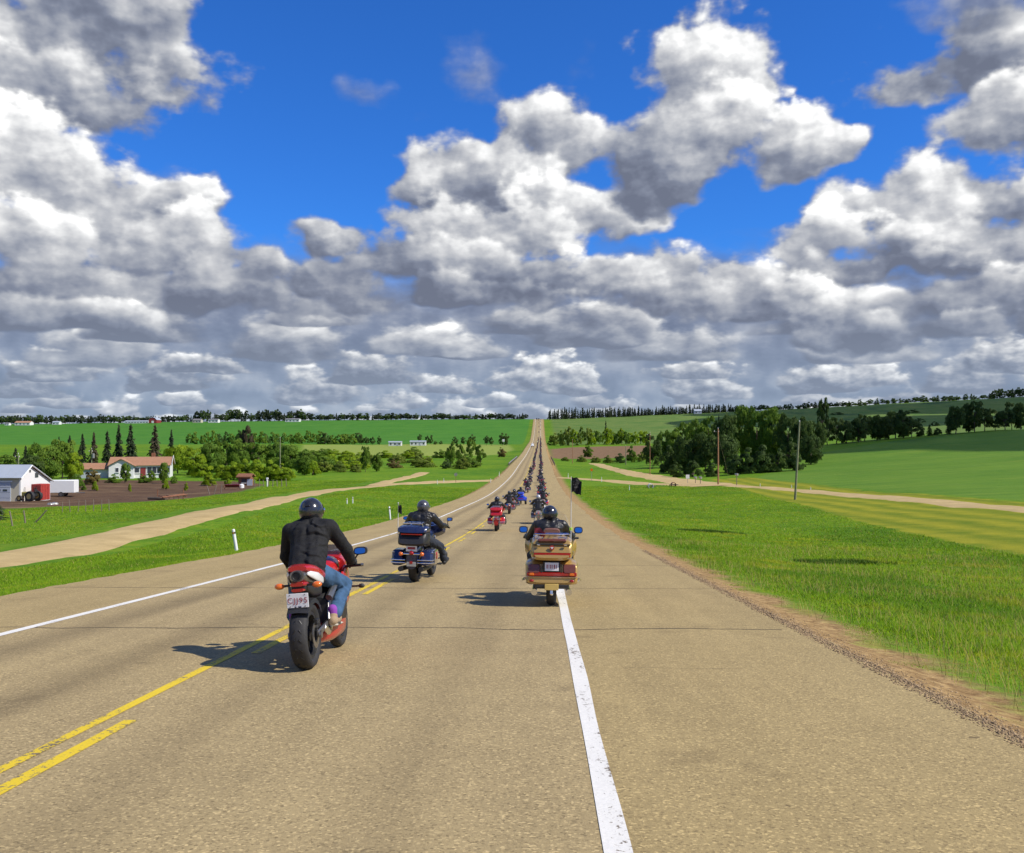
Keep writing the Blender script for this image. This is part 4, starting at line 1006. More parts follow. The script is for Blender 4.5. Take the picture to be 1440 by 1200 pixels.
# ------------------------------------------------------------------ wheels
def tyre_profile(w, r, rim):
    return [(-w * .36, rim), (-w * .47, rim + (r - rim) * .25), (-w * .5, rim + (r - rim) * .5), (-w * .45, r - (r - rim) * .27), (-w * .33, r - (r - rim) * .10), (-w * .16, r - .004), (0, r), (w * .16, r - .004), (w * .33, r - (r - rim) * .10), (w * .45, r - (r - rim) * .27), (w * .5, rim + (r - rim) * .5), (w * .47, rim + (r - rim) * .25), (w * .36, rim)]
def wheel(parent, y, r, w, rim, paint_='grey', disc=True, x=0.0, spokes=6, k=44, groove=True):
    o = MB().lathe([(-w * .36, rim * .99), (-w * .36, rim * .86), (-w * .12, rim * .80), (w * .12, rim * .80), (w * .36, rim * .86), (w * .36, rim * .99)], (x, y, r), k)
    o.lathe([(-.05, .0), (-.05, .055), (.05, .055), (.05, .0)], (x, y, r), 16)
    for i in range(spokes):
        a = i * 2 * math.pi / spokes; c = rim * .45
        o.box((x, y + c * math.cos(a), r + c * math.sin(a)), (.035, rim * .82, .035), rx=a, bev=.008)
    wo = o.build('wheel', paint_, parent)
    t = MB().lathe(tyre_profile(w, r, rim), (x, y, r), k); t.build('tyre', 'rubber', wo)
    if groove:
        gme_ = MB()
        for i in range(22):
            a = i * 2 * math.pi / 22
            for s in (-1, 1):
                q = [Vector((x + s * w * (.10 + .25 * u), y + (r - .006 - .03 * u ** 2 * 1.3 + .0085) * math.cos(a + u * .22), r + (r - .006 - .03 * u ** 2 * 1.3 + .0085) * math.sin(a + u * .22))) for u in (0, .5, 1)]
                gme_.tube(q, .0045, 4)
        gme_.build('tread', 'black', wo)
    if disc:
        for s in (-1, 1):
            MB().lathe([(s * (w * .5 + .01), .07), (s * (w * .5 + .01), .125), (s * (w * .5 + .016), .125), (s * (w * .5 + .016), .07)], (x, y, r), 28).build('brake_disc', 'steel', wo)
    return wo

def flag_cloth(parent, base, top, w, h, seed=0, emblem=True, m='flag', name='flag', swing=0.0):
    """a waving rectangle hung from the top of a rod, streaming back and sideways"""
    n, k = 14, 10; V = []
    for j in range(k + 1):
        for i in range(n + 1):
            u, v = i / n, j / k
            V.append((top[0] + w * u * (.92 - .1 * v) + .0, top[1] - .05 * u + .05 * math.sin(u * 7 + v * 2 + seed) * u, top[2] - h * v * (1 - .05 * u) - (.10 + .22 * u) * w * u * 1.3 - .012 * math.sin(u * 9 + v * 3)))
    V2 = [(x, y + .004, z) for x, y, z in V]; N = len(V); F = []
    for j in range(k):
        for i in range(n):
            a = j * (n + 1) + i; F += [(a, a + 1, a + n + 2, a + n + 1), (N + a, N + a + n + 1, N + a + n + 2, N + a + 1)]
    o = MB().add(V + V2, F).build(name, m, parent)
    if emblem:
        e = MB(); g = random.Random(seed + 3)
        for _ in range(9):
            u, v = g.uniform(.25, .7), g.uniform(.2, .75); a = int(v * k) * (n + 1) + int(u * n); p = V[a]
            for s in (-.004, .008): e.ball((p[0], p[1] + s, p[2]), (g.uniform(.006, .016) * w / .15, .0015, g.uniform(.006, .018) * w / .15), 8, ry=g.uniform(-1, 1))
        e.build('emblem', 'flag_pale', o)
    return o

# ------------------------------------------------------------------ riders
def gloves(parent, hands, m, voxel=.0075):
    for (hx, hy, hz) in hands:
        s = 1 if hx > 0 else -1
        q = [((hx - .035 * s, hy - .035, hz + .018), (hx + .03 * s, hy - .03, hz + .018), .026, .024), ((hx - .01 * s, hy - .09, hz + .02), (hx, hy - .03, hz + .02), .034, .032)]
        for i in range(4):
            fx = hx + s * (-.036 + .024 * i); L = (.95, 1.05, 1.0, .8)[i]
            q += [((fx, hy - .015, hz + .034), (fx, hy + .026 * L, hz + .030), .0115, .0105), ((fx, hy + .026 * L, hz + .030), (fx, hy + .034 * L, hz - .006), .0105, .0095), ((fx, hy + .034 * L, hz - .006), (fx, hy + .008, hz - .026 * L), .0095, .0085)]
        q += [((hx - .045 * s, hy - .045, hz + .01), (hx - .055 * s, hy - .012, hz - .012), .014, .012), ((hx - .055 * s, hy - .012, hz - .012), (hx - .04 * s, hy + .016, hz - .026), .012, .0095)]
        link('glove', caps(q, voxel, 2), M[m], parent)

def rider(pose, loc, rz, label, group=None, roll=0.0, jacket='jacket', legs='jeans', helmet='helmet', foot='boot', voxel=.014, detail=True, face_shield=True):
    """a seated person; pose holds joint positions in metres from the rear contact patch"""
    P = {k: np.array(v, float) for k, v in pose.items()}
    def side(k, s): return P[k] * (s, 1, 1)
    o = empty('person', loc, rz); o.rotation_euler = (0, roll, rz); tag(o, label, 'person', group)
    pel, wai, che, nec, hea = P['pelvis'], P['waist'], P['chest'], P['neck'], P['head']
    body = [(pel, wai, .095, .085, (1, .8)), (wai, che, .085, .095, (1, .8)), (che, nec, .08, .05), (nec, hea, .052, .055), (hea - (0, .01, .02), hea + (0, .0, .03), .085, .088)]
    jk = [(pel + (-.05, -.055, -.015), wai + (-.05, 0, 0), .138, .138, (1, .88)), (pel + (.05, -.055, -.015), wai + (.05, 0, 0), .138, .138, (1, .88)), (wai + (-.05, 0, 0), che + (-.05, 0, 0), .138, .152, (1, .84)), (wai + (.05, 0, 0), che + (.05, 0, 0), .138, .152, (1, .84)), (che + (-.07, 0, .02), nec - (.03, 0, .01), .145, .075), (che + (.07, 0, .02), nec - (-.03, 0, .01), .145, .075), (nec - (0, 0, .02), nec + (0, .008, .03), .068, .064)]
    lg = []; L_ = []
    for s in (-1, 1):
        sh, elb, ha, hip, kn, an, toe = (side(k, s) for k in ('shoulder', 'elbow', 'hand', 'hip', 'knee', 'ankle', 'toe'))
        wr = ha - (0, .055, -.016)
        body += [(nec - (0, 0, .04), sh, .045, .05), (sh, elb, .045, .036), (elb, wr, .036, .028), (pel, hip, .08, .075), (hip, kn, .07, .048), (kn, an, .048, .034), (an, toe, .034, .028)]
        jk += [(che + (s * .10, 0, .03), sh - (s * .02, 0, .01), .112, .088), (nec - (-s * .02, 0, .02), sh - (s * .03, 0, .0), .07, .085), (sh, elb, .082, .064), (elb, elb + (wr - elb) * .88, .070, .052)]
        lg += [(pel, hip, .135, .115), (hip, kn, .112, .082), (kn, kn + (an - kn) * .5, .080, .072), (kn + (an - kn) * .5, kn + (an - kn) * .86, .072, .078)]
    lg += [(pel + (0, 0, .0), pel + (0, .05, -.03), .13, .13)]
    link('body', caps(body, voxel * 1.1, 3), M['skin'], o)
    link('jacket', caps(jk, voxel, 5, .0105 if detail else .004, 5), M[jacket], o)
    link('trousers', caps(lg, voxel, 4, .0065 if detail else .003, 9), M[legs], o)
    for s in (-1, 1):
        an, toe = side('ankle', s), side('toe', s); dn = np.array((0, 0, -.035))
        if foot == 'shoe':
            link('sock', caps([(an + (0, -.005, .075), an + (0, 0, .0), .050, .048)], .012, 3), M['sock'], o)
            sh = link('shoe', caps([(an + (0, -.035, -.035), toe + (0, -.03, .0), .050, .044), (an + (0, -.01, .015), an + (0, .05, -.02), .048, .045)], .010, 3), M['shoe'], o)
            mid = (an + toe) / 2; ang = math.atan2(toe[2] - an[2] + .03, toe[1] - an[1])
            MB().box(tuple(mid + (0, -.01, -.065)), (.088, .27, .022), rx=ang, bev=.01).build('sole', 'sole', sh)
        else:
            link('boot', caps([(an + (0, -.04, -.03), toe, .050, .044), (an + (0, 0, .14), an + (0, 0, -.01), .066, .054)], .014, 3), M[foot], o)
    gloves(o, [tuple(side('hand', s)) for s in (-1, 1)], 'glove', .0085 if detail else .012)
    # helmet: shell with a lower rim, visor pivots and a visor at the front
    hc = hea + (0, .005, .015); me = MB(); n, k = 14, 24; V = []
    for i in range(n + 1):
        p = math.pi * (.0 + .80 * i / n)
        for j in range(k):
            t = 2 * math.pi * j / k; r_ = math.sin(p); c_ = math.cos(p); low = max(0, -c_ - .25)
            V.append((hc[0] + .126 * r_ * math.cos(t) * (1 - .10 * low), hc[1] + (.151 if math.sin(t) > 0 else .141) * r_ * math.sin(t) * (1 + .1 * low * math.sin(t)), hc[2] + .140 * c_))
    F = [(i*k + j, (i+1)*k + j, (i+1)*k + (j+1) % k, i*k + (j+1) % k) for i in range(n) for j in range(k)] + [tuple(range(n*k, (n+1)*k))]
    ho = me.add(V, F).build('helmet', helmet, o, angle=60)
    if detail:
        MB().lathe([(-.006, .088), (-.006, .100), (.010, .100), (.010, .088)], tuple(hc + (0, 0, -.112)), 24, 'Z').build('helmet_rim', 'black', ho)
        for s in (-1, 1): MB().ball(tuple(hc + (s * .123, .055, .0)), (.012, .022, .022), 10).build('visor_pivot', 'chrome', ho)
        MB().box(tuple(hc + (.0, -.131, .055)), (.05, .016, .012), rx=-.5, bev=.004).build('vent', 'black', ho)
    vs = MB(); V = []; kk = 14
    for i in range(6):
        p = math.pi * (.36 + .24 * i / 5)
        for j in range(kk + 1):
            t = math.pi * (.08 + .84 * j / kk); V.append((hc[0] + .130 * math.sin(p) * math.cos(t), hc[1] + .156 * math.sin(p) * math.sin(t), hc[2] + .142 * math.cos(p)))
    vs.add(V, [(i*(kk+1) + j, (i+1)*(kk+1) + j, (i+1)*(kk+1) + j + 1, i*(kk+1) + j + 1) for i in range(5) for j in range(kk)]).build('visor', 'visor', ho)
    return o

POSE_SPORT = dict(pelvis=(0, .33, .90), waist=(0, .42, 1.05), chest=(0, .56, 1.23), neck=(0, .66, 1.385), head=(0, .70, 1.475), shoulder=(.205, .58, 1.31), elbow=(.315, .76, 1.06), hand=(.315, 1.02, .90), hip=(.105, .38, .86), knee=(.255, .80, .70), ankle=(.195, .42, .42), toe=(.205, .60, .385))
POSE_TOUR = dict(pelvis=(0, .46, .80), waist=(0, .45, .95), chest=(0, .50, 1.13), neck=(0, .56, 1.275), head=(0, .585, 1.36), shoulder=(.205, .52, 1.20), elbow=(.33, .72, 1.01), hand=(.37, .99, 1.00), hip=(.11, .50, .80), knee=(.30, .92, .70), ankle=(.30, 1.02, .34), toe=(.32, 1.20, .32))
POSE_CRUISE = dict(pelvis=(0, .46, .83), waist=(0, .45, .99), chest=(0, .50, 1.19), neck=(0, .56, 1.345), head=(0, .585, 1.435), shoulder=(.21, .53, 1.26), elbow=(.36, .74, 1.08), hand=(.41, 1.02, 1.05), hip=(.11, .50, .80), knee=(.31, .95, .65), ankle=(.36, 1.17, .34), toe=(.39, 1.34, .37))

# ------------------------------------------------------------------ red sport motorcycle
def mirror_pair(o, x, y, z, shell, w=.13, h=.075, stalk_from=(.14, 0, -.18), only=(-1, 1)):
    for s in only:
        mo = MB().loft([(s * x, y - .026, z, w * .48, h * .48, 3, h * .18), (s * x, y + .015, z, w * .5, h * .5, 3), (s * x, y + .06, z, w * .3, h * .3, 2.4)], 16).build('mirror', shell, o)
        MB().tube([(s * (x - stalk_from[0]), y + .06 + stalk_from[1], z + stalk_from[2]), (s * (x - .05), y + .05, z - .05), (s * x, y + .03, z - .01)], .009, 6).build('stalk', 'black', mo)
        MB().loft([(s * x, y - .034, z, w * .38, h * .35, 3, h * .135), (s * x, y - .030, z, w * .38, h * .35, 3, h * .135)], 16).build('mirror_glass', 'mirror', mo)

def sport_bike(loc, rz, roll):
    o = empty('motorcycle', loc, rz); o.rotation_euler = (0, roll, rz)
    tag(o, 'red sport motorcycle with fat rear tyre ridden along the yellow centre line', 'motorcycle')
    wheel(o, 0, .315, .172, .222, 'black', True, spokes=6)
    wheel(o, 1.40, .30, .12, .215, 'black', True, groove=False)
    for s in (-1, 1):
        MB().box((s * .125, .28, .36), (.035, .62, .075), rx=.10, bev=.014).build('swingarm', 'grey', o)
        MB().lathe([(-.012, 0), (-.012, .035), (.012, .035), (.012, 0)], (s * .148, 0, .315), 12).build('axle_nut', 'steel', o)
    MB().lathe([(-.006, .0), (-.006, .105), (.006, .105), (.006, .0)], (-.108, 0, .315), 30).build('sprocket', 'steel', o)
    MB().tube([(-.108, 0, .42), (-.10, .55, .44)], .008, 5).tube([(-.108, 0, .21), (-.10, .55, .33)], .008, 5).build('chain', 'black', o)
    MB().box((.112, .0, .44), (.05, .085, .06), bev=.012).build('brake_caliper', 'black', o)
    MB().loft([(0, .42, .50, .13, .13, 3), (0, .62, .52, .19, .22, 3), (0, .95, .50, .21, .24, 3), (0, 1.12, .52, .15, .18, 3)]).build('engine', 'black', o)
    for s in (-1, 1): MB().tube([(s * .15, .40, .62), (s * .18, .62, .76), (s * .13, 1.02, .82)], .035, 8).build('frame_spar', 'grey', o)
    MB().loft([(0, .20, .235, .03, .03, 2.4), (0, .36, .27, .115, .085, 2.6), (0, .62, .31, .17, .15, 3), (0, .95, .36, .19, .20, 3), (0, 1.14, .44, .16, .20, 2.6)]).build('belly_fairing', 'red', o)
    for s in (-1, 1):
        MB().loft([(s * .175, .76, .60, .02, .12, 2.4), (s * .185, .92, .66, .025, .20, 2.4), (s * .175, 1.14, .72, .035, .22, 2.4), (s * .10, 1.36, .86, .05, .13, 2.4)]).build('side_fairing', 'red', o)
    MB().loft([(0, 1.04, .90, .19, .10, 2.6), (0, 1.22, .92, .20, .13, 2.6), (0, 1.38, .88, .14, .11, 2.4), (0, 1.50, .82, .05, .05, 2.2)]).build('nose_fairing', 'red', o)
    MB().loft([(0, 1.10, 1.03, .14, .02, 2.2), (0, 1.20, 1.06, .145, .06, 2.2), (0, 1.36, .98, .10, .03, 2.2)]).build('windscreen', 'screen_dark', o)
    MB().loft([(0, .56, .83, .11, .055, 2.6), (0, .68, .87, .16, .105, 2.6), (0, .84, .90, .175, .12, 2.6), (0, 1.0, .88, .13, .10, 2.6), (0, 1.08, .85, .06, .05, 2.6)]).build('fuel_tank', 'red', o)
    MB().loft([(0, .16, .835, .12, .03, 3), (0, .30, .815, .15, .045, 3), (0, .48, .805, .13, .045, 3), (0, .60, .83, .09, .035, 3)]).build('seat', 'seat', o)
    # tail: red cowl rising to the rear, pale flanks, black undertray holding muffler and plate
    MB().loft([(0, .46, .83, .135, .05, 2.6), (0, .26, .865, .155, .065, 2.6), (0, .05, .915, .145, .068, 2.5), (0, -.10, .945, .120, .052, 2.4), (0, -.185, .955, .088, .028, 2.3)]).build('tail_cowl', 'red', o)
    for s in (-1, 1): MB().loft([(s * .142, .20, .815, .012, .035, 2.2), (s * .138, .04, .855, .016, .045, 2.2), (s * .108, -.12, .895, .014, .030, 2.2), (s * .09, -.17, .905, .006, .012, 2.2)]).build('tail_panel', 'white_panel', o)
    tm = MB().loft([(0, .22, .79, .085, .06, 2.3), (0, .0, .845, .088, .066, 2.3), (0, -.17, .885, .082, .062, 2.2), (0, -.20, .888, .070, .052, 2.2)]).build('muffler', 'steel', o)
    MB().lathe([(-.225, .0), (-.212, .034), (-.228, .048), (-.235, .045), (-.235, .036), (-.222, .03)], (0, 0, .888), 24, 'Y').build('exhaust_tip', 'black', tm)
    MB().loft([(0, .30, .72, .11, .08, 3), (0, .05, .74, .105, .075, 3), (0, -.13, .775, .085, .045, 3), (0, -.19, .78, .06, .03, 3)]).build('undertray', 'black', o)
    MB().loft([(0, -.10, .805, .085, .026, 3), (0, -.19, .812, .080, .026, 3), (0, -.225, .812, .062, .019, 3)]).build('tail_light', 'red_lens', o)
    MB().loft([(0, -.17, .757, .065, .018, 3), (0, -.222, .757, .055, .015, 3)]).build('reflector', 'red_lens', o)
    for s in (-1, 1):
        MB().tube([(0, -.14, .80), (s * .09, -.155, .803), (s * .145, -.165, .80)], .011, 8).build('signal_stalk', 'black', o)
        MB().ball((s * .178, -.175, .80), (.047, .032, .030), 14).build('turn_signal', 'orange_lens', o)
    MB().loft([(0, .02, .66, .05, .05, 3), (0, -.15, .69, .045, .06, 3), (0, -.205, .69, .04, .055, 3)]).build('plate_bracket', 'black', o)
    pl = MB().box((0, -.226, .665), (.205, .006, .135), rx=.10, bev=.0025).build('licence_plate', 'plate', o)
    text_mesh('CJJ95', .072, 'plate_red', pl, (0, -.2325, .664), (R(90) + .10, 0, 0))
    for x0 in (-.07, .07):
        for z0 in (-.053, .053): MB().ball((x0, -.2305 + z0 * -.10, .665 + z0), (.006, .003, .006), 8).build('bolt', 'steel', pl)
    MB().box((.02, -.2365, .606), (.03, .002, .013), rx=.1).box((-.02, -.2365, .606), (.018, .002, .009), rx=.1).build('sticker', 'navy', pl)
    # mudguard hugging the tyre
    V = []; 
    for i in range(9):
        a = R(38) + R(100) * i / 8
        for x0, rr in ((-.105, .30), (-.10, .345), (0, .36), (.10, .345), (.105, .30)): V.append((x0, rr * math.cos(a) * 1.0, .315 + rr * math.sin(a)))
    MB().add(V, [(i*5 + j, i*5 + j + 1, (i+1)*5 + j + 1, (i+1)*5 + j) for i in range(8) for j in range(4)]).build('mudguard', 'black', o)
    for s in (-1, 1):
        MB().tube([(s * .14, .44, .60), (s * .15, .36, .42), (s * .15, .42, .36)], .014, 6).build('peg_bracket', 'steel', o)
        MB().tube([(s * .15, .42, .36), (s * .25, .42, .365)], .012, 8).build('foot_peg', 'steel', o)
        MB().tube([(s * .12, 1.10, .87), (s * .24, 1.03, .885), (s * .375, .99, .89)], .015, 8).build('handlebar', 'black', o)
        MB().lathe([(s * .375, 0), (s * .375, .019), (s * .40, .017), (s * .40, 0)], (0, .99, .89), 10).build('bar_end', 'steel', o)
        MB().tube([(s * .10, 1.12, .86), (s * .09, 1.40, .30)], .024, 8).build('fork', 'grey', o)
        MB().tube([(s * .23, 1.16, .66), (s * .31, 1.15, .66)], .012, 6).ball((s * .335, 1.15, .66), (.035, .025, .025), 10).build('front_signal', 'black', o)
    MB().tube([(.12, .55, .34), (.15, .30, .30), (.13, .22, .36)], [.03, .032, .028], 10).build('exhaust_pipe', 'chrome', o)
    mirror_pair(o, .355, 1.10, 1.035, 'black', .15, .085)
    return o

# ------------------------------------------------------------------ gold touring motorcycle with a full-width tail
def gold_tourer(loc, rz):
    o = empty('motorcycle', loc, rz); tag(o, 'gold full-dress touring motorcycle with luggage trunk and flag on the white edge line', 'motorcycle')
    wheel(o, 0, .305, .15, .20, 'chrome', False, groove=False); wheel(o, 1.70, .31, .13, .22, 'chrome', True, groove=False)
    # saddlebags and tail in one broad shell
    MB().loft([(0, -.34, .50, .335, .135, 5, .03), (0, -.30, .50, .385, .165, 5, .03), (0, -.05, .52, .405, .185, 5), (0, .25, .53, .40, .185, 4.5), (0, .48, .50, .33, .15, 4), (0, .58, .48, .24, .10, 3)], 36).build('saddlebag_shell', 'gold', o)
    for s in (-1, 1):
        MB().loft([(s * .265, -.362, .575, .085, .058, 6, .02), (s * .265, -.335, .575, .095, .066, 6, .02)], 28).build('corner_lens', 'brown_lens', o)
        MB().tube([(s * .41, .30, .36), (s * .435, .05, .37), (s * .435, -.20, .40), (s * .40, -.30, .43)], .014, 8).build('crash_bar', 'chrome', o)
        MB().tube([(s * .24, .9, .26), (s * .26, .1, .22), (s * .26, -.30, .22)], [.035, .045, .048], 12).build('exhaust', 'chrome', o)
    MB().box((0, -.352, .492), (.745, .05, .058), bev=.01).build('tail_light_strip', 'red_lens', o)
    MB().box((0, -.352, .452), (.76, .045, .012), bev=.004).build('chrome_strip', 'chrome', o)
    for s in (-1, 1):
        MB().box((s * .149, -.352, .575), (.007, .05, .15), bev=.002).build('panel_gap', 'black', o); MB().box((s * .30, -.385, .492), (.07, .012, .04), bev=.006).build('signal_lens', 'orange_lens', o)
        MB().ball((s * .30, -.372, .395), (.035, .012, .022), 10).build('fog_lens', 'red_lens', o)
    MB().loft([(0, -.355, .395, .355, .055, 5), (0, -.30, .395, .385, .065, 5), (0, -.1, .40, .36, .07, 5)], 32).build('lower_bumper', 'gold', o)
    MB().box((0, -.30, .312), (.52, .14, .07), bev=.02).build('under_panel', 'black', o)
    MB().box((0, -.378, .305), (.205, .012, .095), rx=.08, bev=.004).build('mud_flap', 'yellow_tag', o)
    MB().tube([(0, -.31, .20), (0, -.30, .27)], .028, 10).ball((0, -.31, .20), .03, 10).build('tow_ball', 'chrome', o)
    pb = MB().box((0, -.358, .605), (.255, .03, .16), bev=.008).build('plate_frame', 'black', o)
    pl = MB().box((0, -.376, .605), (.205, .005, .125), bev=.003).build('licence_plate', 'plate', o)
    pp_ = MB()
    for k_ in range(6): pp_.box((-.07 + .028 * k_, -.3795, .607), (.009 if k_ % 2 else .016, .002, .058))
    pp_.build('plate_print', 'plate_red', pl)
    # trunk
    tk = MB().loft([(0, -.40, .845, .265, .105, 5, .05), (0, -.365, .85, .295, .15, 5, .045), (0, -.15, .87, .32, .185, 5), (0, .08, .87, .315, .185, 5), (0, .18, .86, .27, .15, 4)], 36).build('trunk', 'gold', o)
    MB().box((0, -.335, .985), (.42, .07, .055), rx=-.55, bev=.014).build('trunk_panel', 'brown_lens', tk)
    MB().box((0, -.416, .778), (.55, .03, .066), bev=.012).build('trunk_light', 'red_lens', tk)
    MB().box((0, -.408, .735), (.60, .04, .014), bev=.004).build('trunk_trim', 'chrome', tk)
    MB().box((0, -.405, .812), (.58, .03, .008), bev=.003).build('pinstripe', 'brown_lens', tk)
    em = MB().lathe([(-.425, 0), (-.425, .036), (-.405, .036), (-.405, 0)], (0, 0, .89), 20, 'Y').build('emblem', 'red_lens', tk)
    MB().box((0, -.427, .893), (.04, .004, .012)).box((0, -.427, .878), (.022, .004, .010)).build('emblem_mark', 'plate', em)
    MB().loft([(0, -.385, .934, .283, .0045, 5), (0, -.15, .944, .324, .0045, 5), (0, .08, .944, .319, .0045, 5), (0, .17, .93, .28, .0045, 4)], 36).build('lid_gap', 'black', tk)
    for s in (-1, 1):
        MB().box((s * .20, -.408, .928), (.05, .03, .022), bev=.006).build('latch', 'chrome', tk); MB().box((s * .325, -.02, .80), (.012, .34, .05), bev=.005).build('side_badge', 'chrome', tk)
        MB().ball((s * .315, -.10, .98), (.018, .05, .04), 10).build('speaker', 'black', tk)
    rk = MB().tube([(-.27, -.22, 1.045), (-.27, -.22, 1.08), (-.26, -.30, 1.085), (.26, -.30, 1.085), (.27, -.22, 1.08), (.27, -.22, 1.045)], .009, 8)
    rk.tube([(-.27, -.22, 1.08), (-.25, .08, 1.085), (.25, .08, 1.085), (.27, -.22, 1.08)], .009, 8)
    for x0 in (-.16, -.08, 0, .08, .16): rk.tube([(x0, -.30, 1.085), (x0, .08, 1.085)], .006, 6)
    rk.build('luggage_rack', 'chrome', tk)
    MB().loft([(0, .10, 1.07, .125, .075, 4), (0, .17, 1.08, .13, .085, 4), (0, .21, 1.07, .11, .07, 4)], 20).build('passenger_backrest', 'brown_seat', o)
    MB().loft([(0, .12, .80, .18, .07, 4), (0, .40, .74, .20, .07, 4), (0, .62, .72, .18, .06, 4), (0, .85, .74, .12, .05, 3)], 20).build('seat', 'brown_seat', o)
    MB().loft([(0, .70, .75, .16, .10, 3), (0, .95, .83, .20, .14, 3), (0, 1.15, .82, .17, .12, 3)]).build('fuel_tank', 'gold', o)
    MB().loft([(0, .45, .42, .20, .16, 3), (0, .80, .42, .33, .17, 3), (0, 1.15, .42, .33, .16, 3), (0, 1.32, .45, .15, .14, 3)]).build('engine', 'black', o)
    MB().loft([(0, 1.10, .78, .36, .22, 3), (0, 1.28, .84, .43, .26, 3), (0, 1.45, .82, .36, .22, 3), (0, 1.60, .78, .20, .14, 3)], 28).build('front_fairing', 'gold', o)
    V = []
    for i in range(7):
        t = i / 6
        for j in range(13):
            a = R(200 - 220 * j / 12); w = .33 * (1 - .28 * t * t); V.append((w * math.cos(a) * (1.0), 1.34 - .22 * t + .10 * math.sin(a), 1.02 + .43 * t - (.10 * t * abs(math.cos(a)) ** 2.5)))
    MB().add(V, [(i*13 + j, i*13 + j + 1, (i+1)*13 + j + 1, (i+1)*13 + j) for i in range(6) for j in range(12)]).build('windscreen', 'screen', o)
    for s in (-1, 1):
        MB().tube([(0, 1.18, .96), (s * .22, 1.14, 1.00), (s * .44, .98, .985)], .014, 8).build('handlebar', 'chrome', o)
        MB().tube([(s * .30, .94, .975), (s * .45, .975, .985)], .019, 8).build('grip', 'rubber', o)
        MB().tube([(s * .11, 1.30, .8), (s * .11, 1.68, .32)], .028, 8).build('fork', 'chrome', o)
        MB().box((s * .27, .92, .29), (.10, .28, .025), bev=.01).build('footboard', 'black', o)
        MB().box((s * .36, 1.12, .58), (.05, .16, .30), bev=.02).build('leg_guard', 'gold', o)
    MB().loft([(0, 1.46, .56, .08, .06, 3), (0, 1.70, .66, .09, .03, 3), (0, 1.94, .56, .075, .05, 3)]).build('front_mudguard', 'gold', o)
    mirror_pair(o, .455, 1.20, 1.105, 'black', .15, .115, (.10, .05, -.12))
    # white flag rod with black flag, whip aerial, maroon cloth
    rod = MB().tube([(.285, -.26, .93), (.285, -.262, 1.5), (.283, -.27, 1.96)], [.0075, .006, .0045], 6).build('flag_rod', 'pole_white', o)
    MB().ball((.285, -.258, 1.17), (.018, .018, .022), 8).box((.285, -.258, 1.165), (.05, .004, .045), rz=.6).build('lime_ribbon', 'lime', rod)
    flag_cloth(rod, None, (.29, -.27, 1.955), .165, .235, 2)
    a = MB().tube([(-.265, -.20, .92), (-.272, -.22, 1.3), (-.285, -.25, 1.50)], [.006, .004, .003], 6).build('aerial', 'black', o)
    MB().lathe([(0, 0), (0, .011), (.07, .011), (.08, 0)], (-.284, -.249, 1.43), 8, 'Z').build('aerial_coil', 'black', a)
    flag_cloth(o, None, (-.27, -.21, 1.19), .19, .10, 5, False, 'maroon_cloth', 'pennant')
    return o

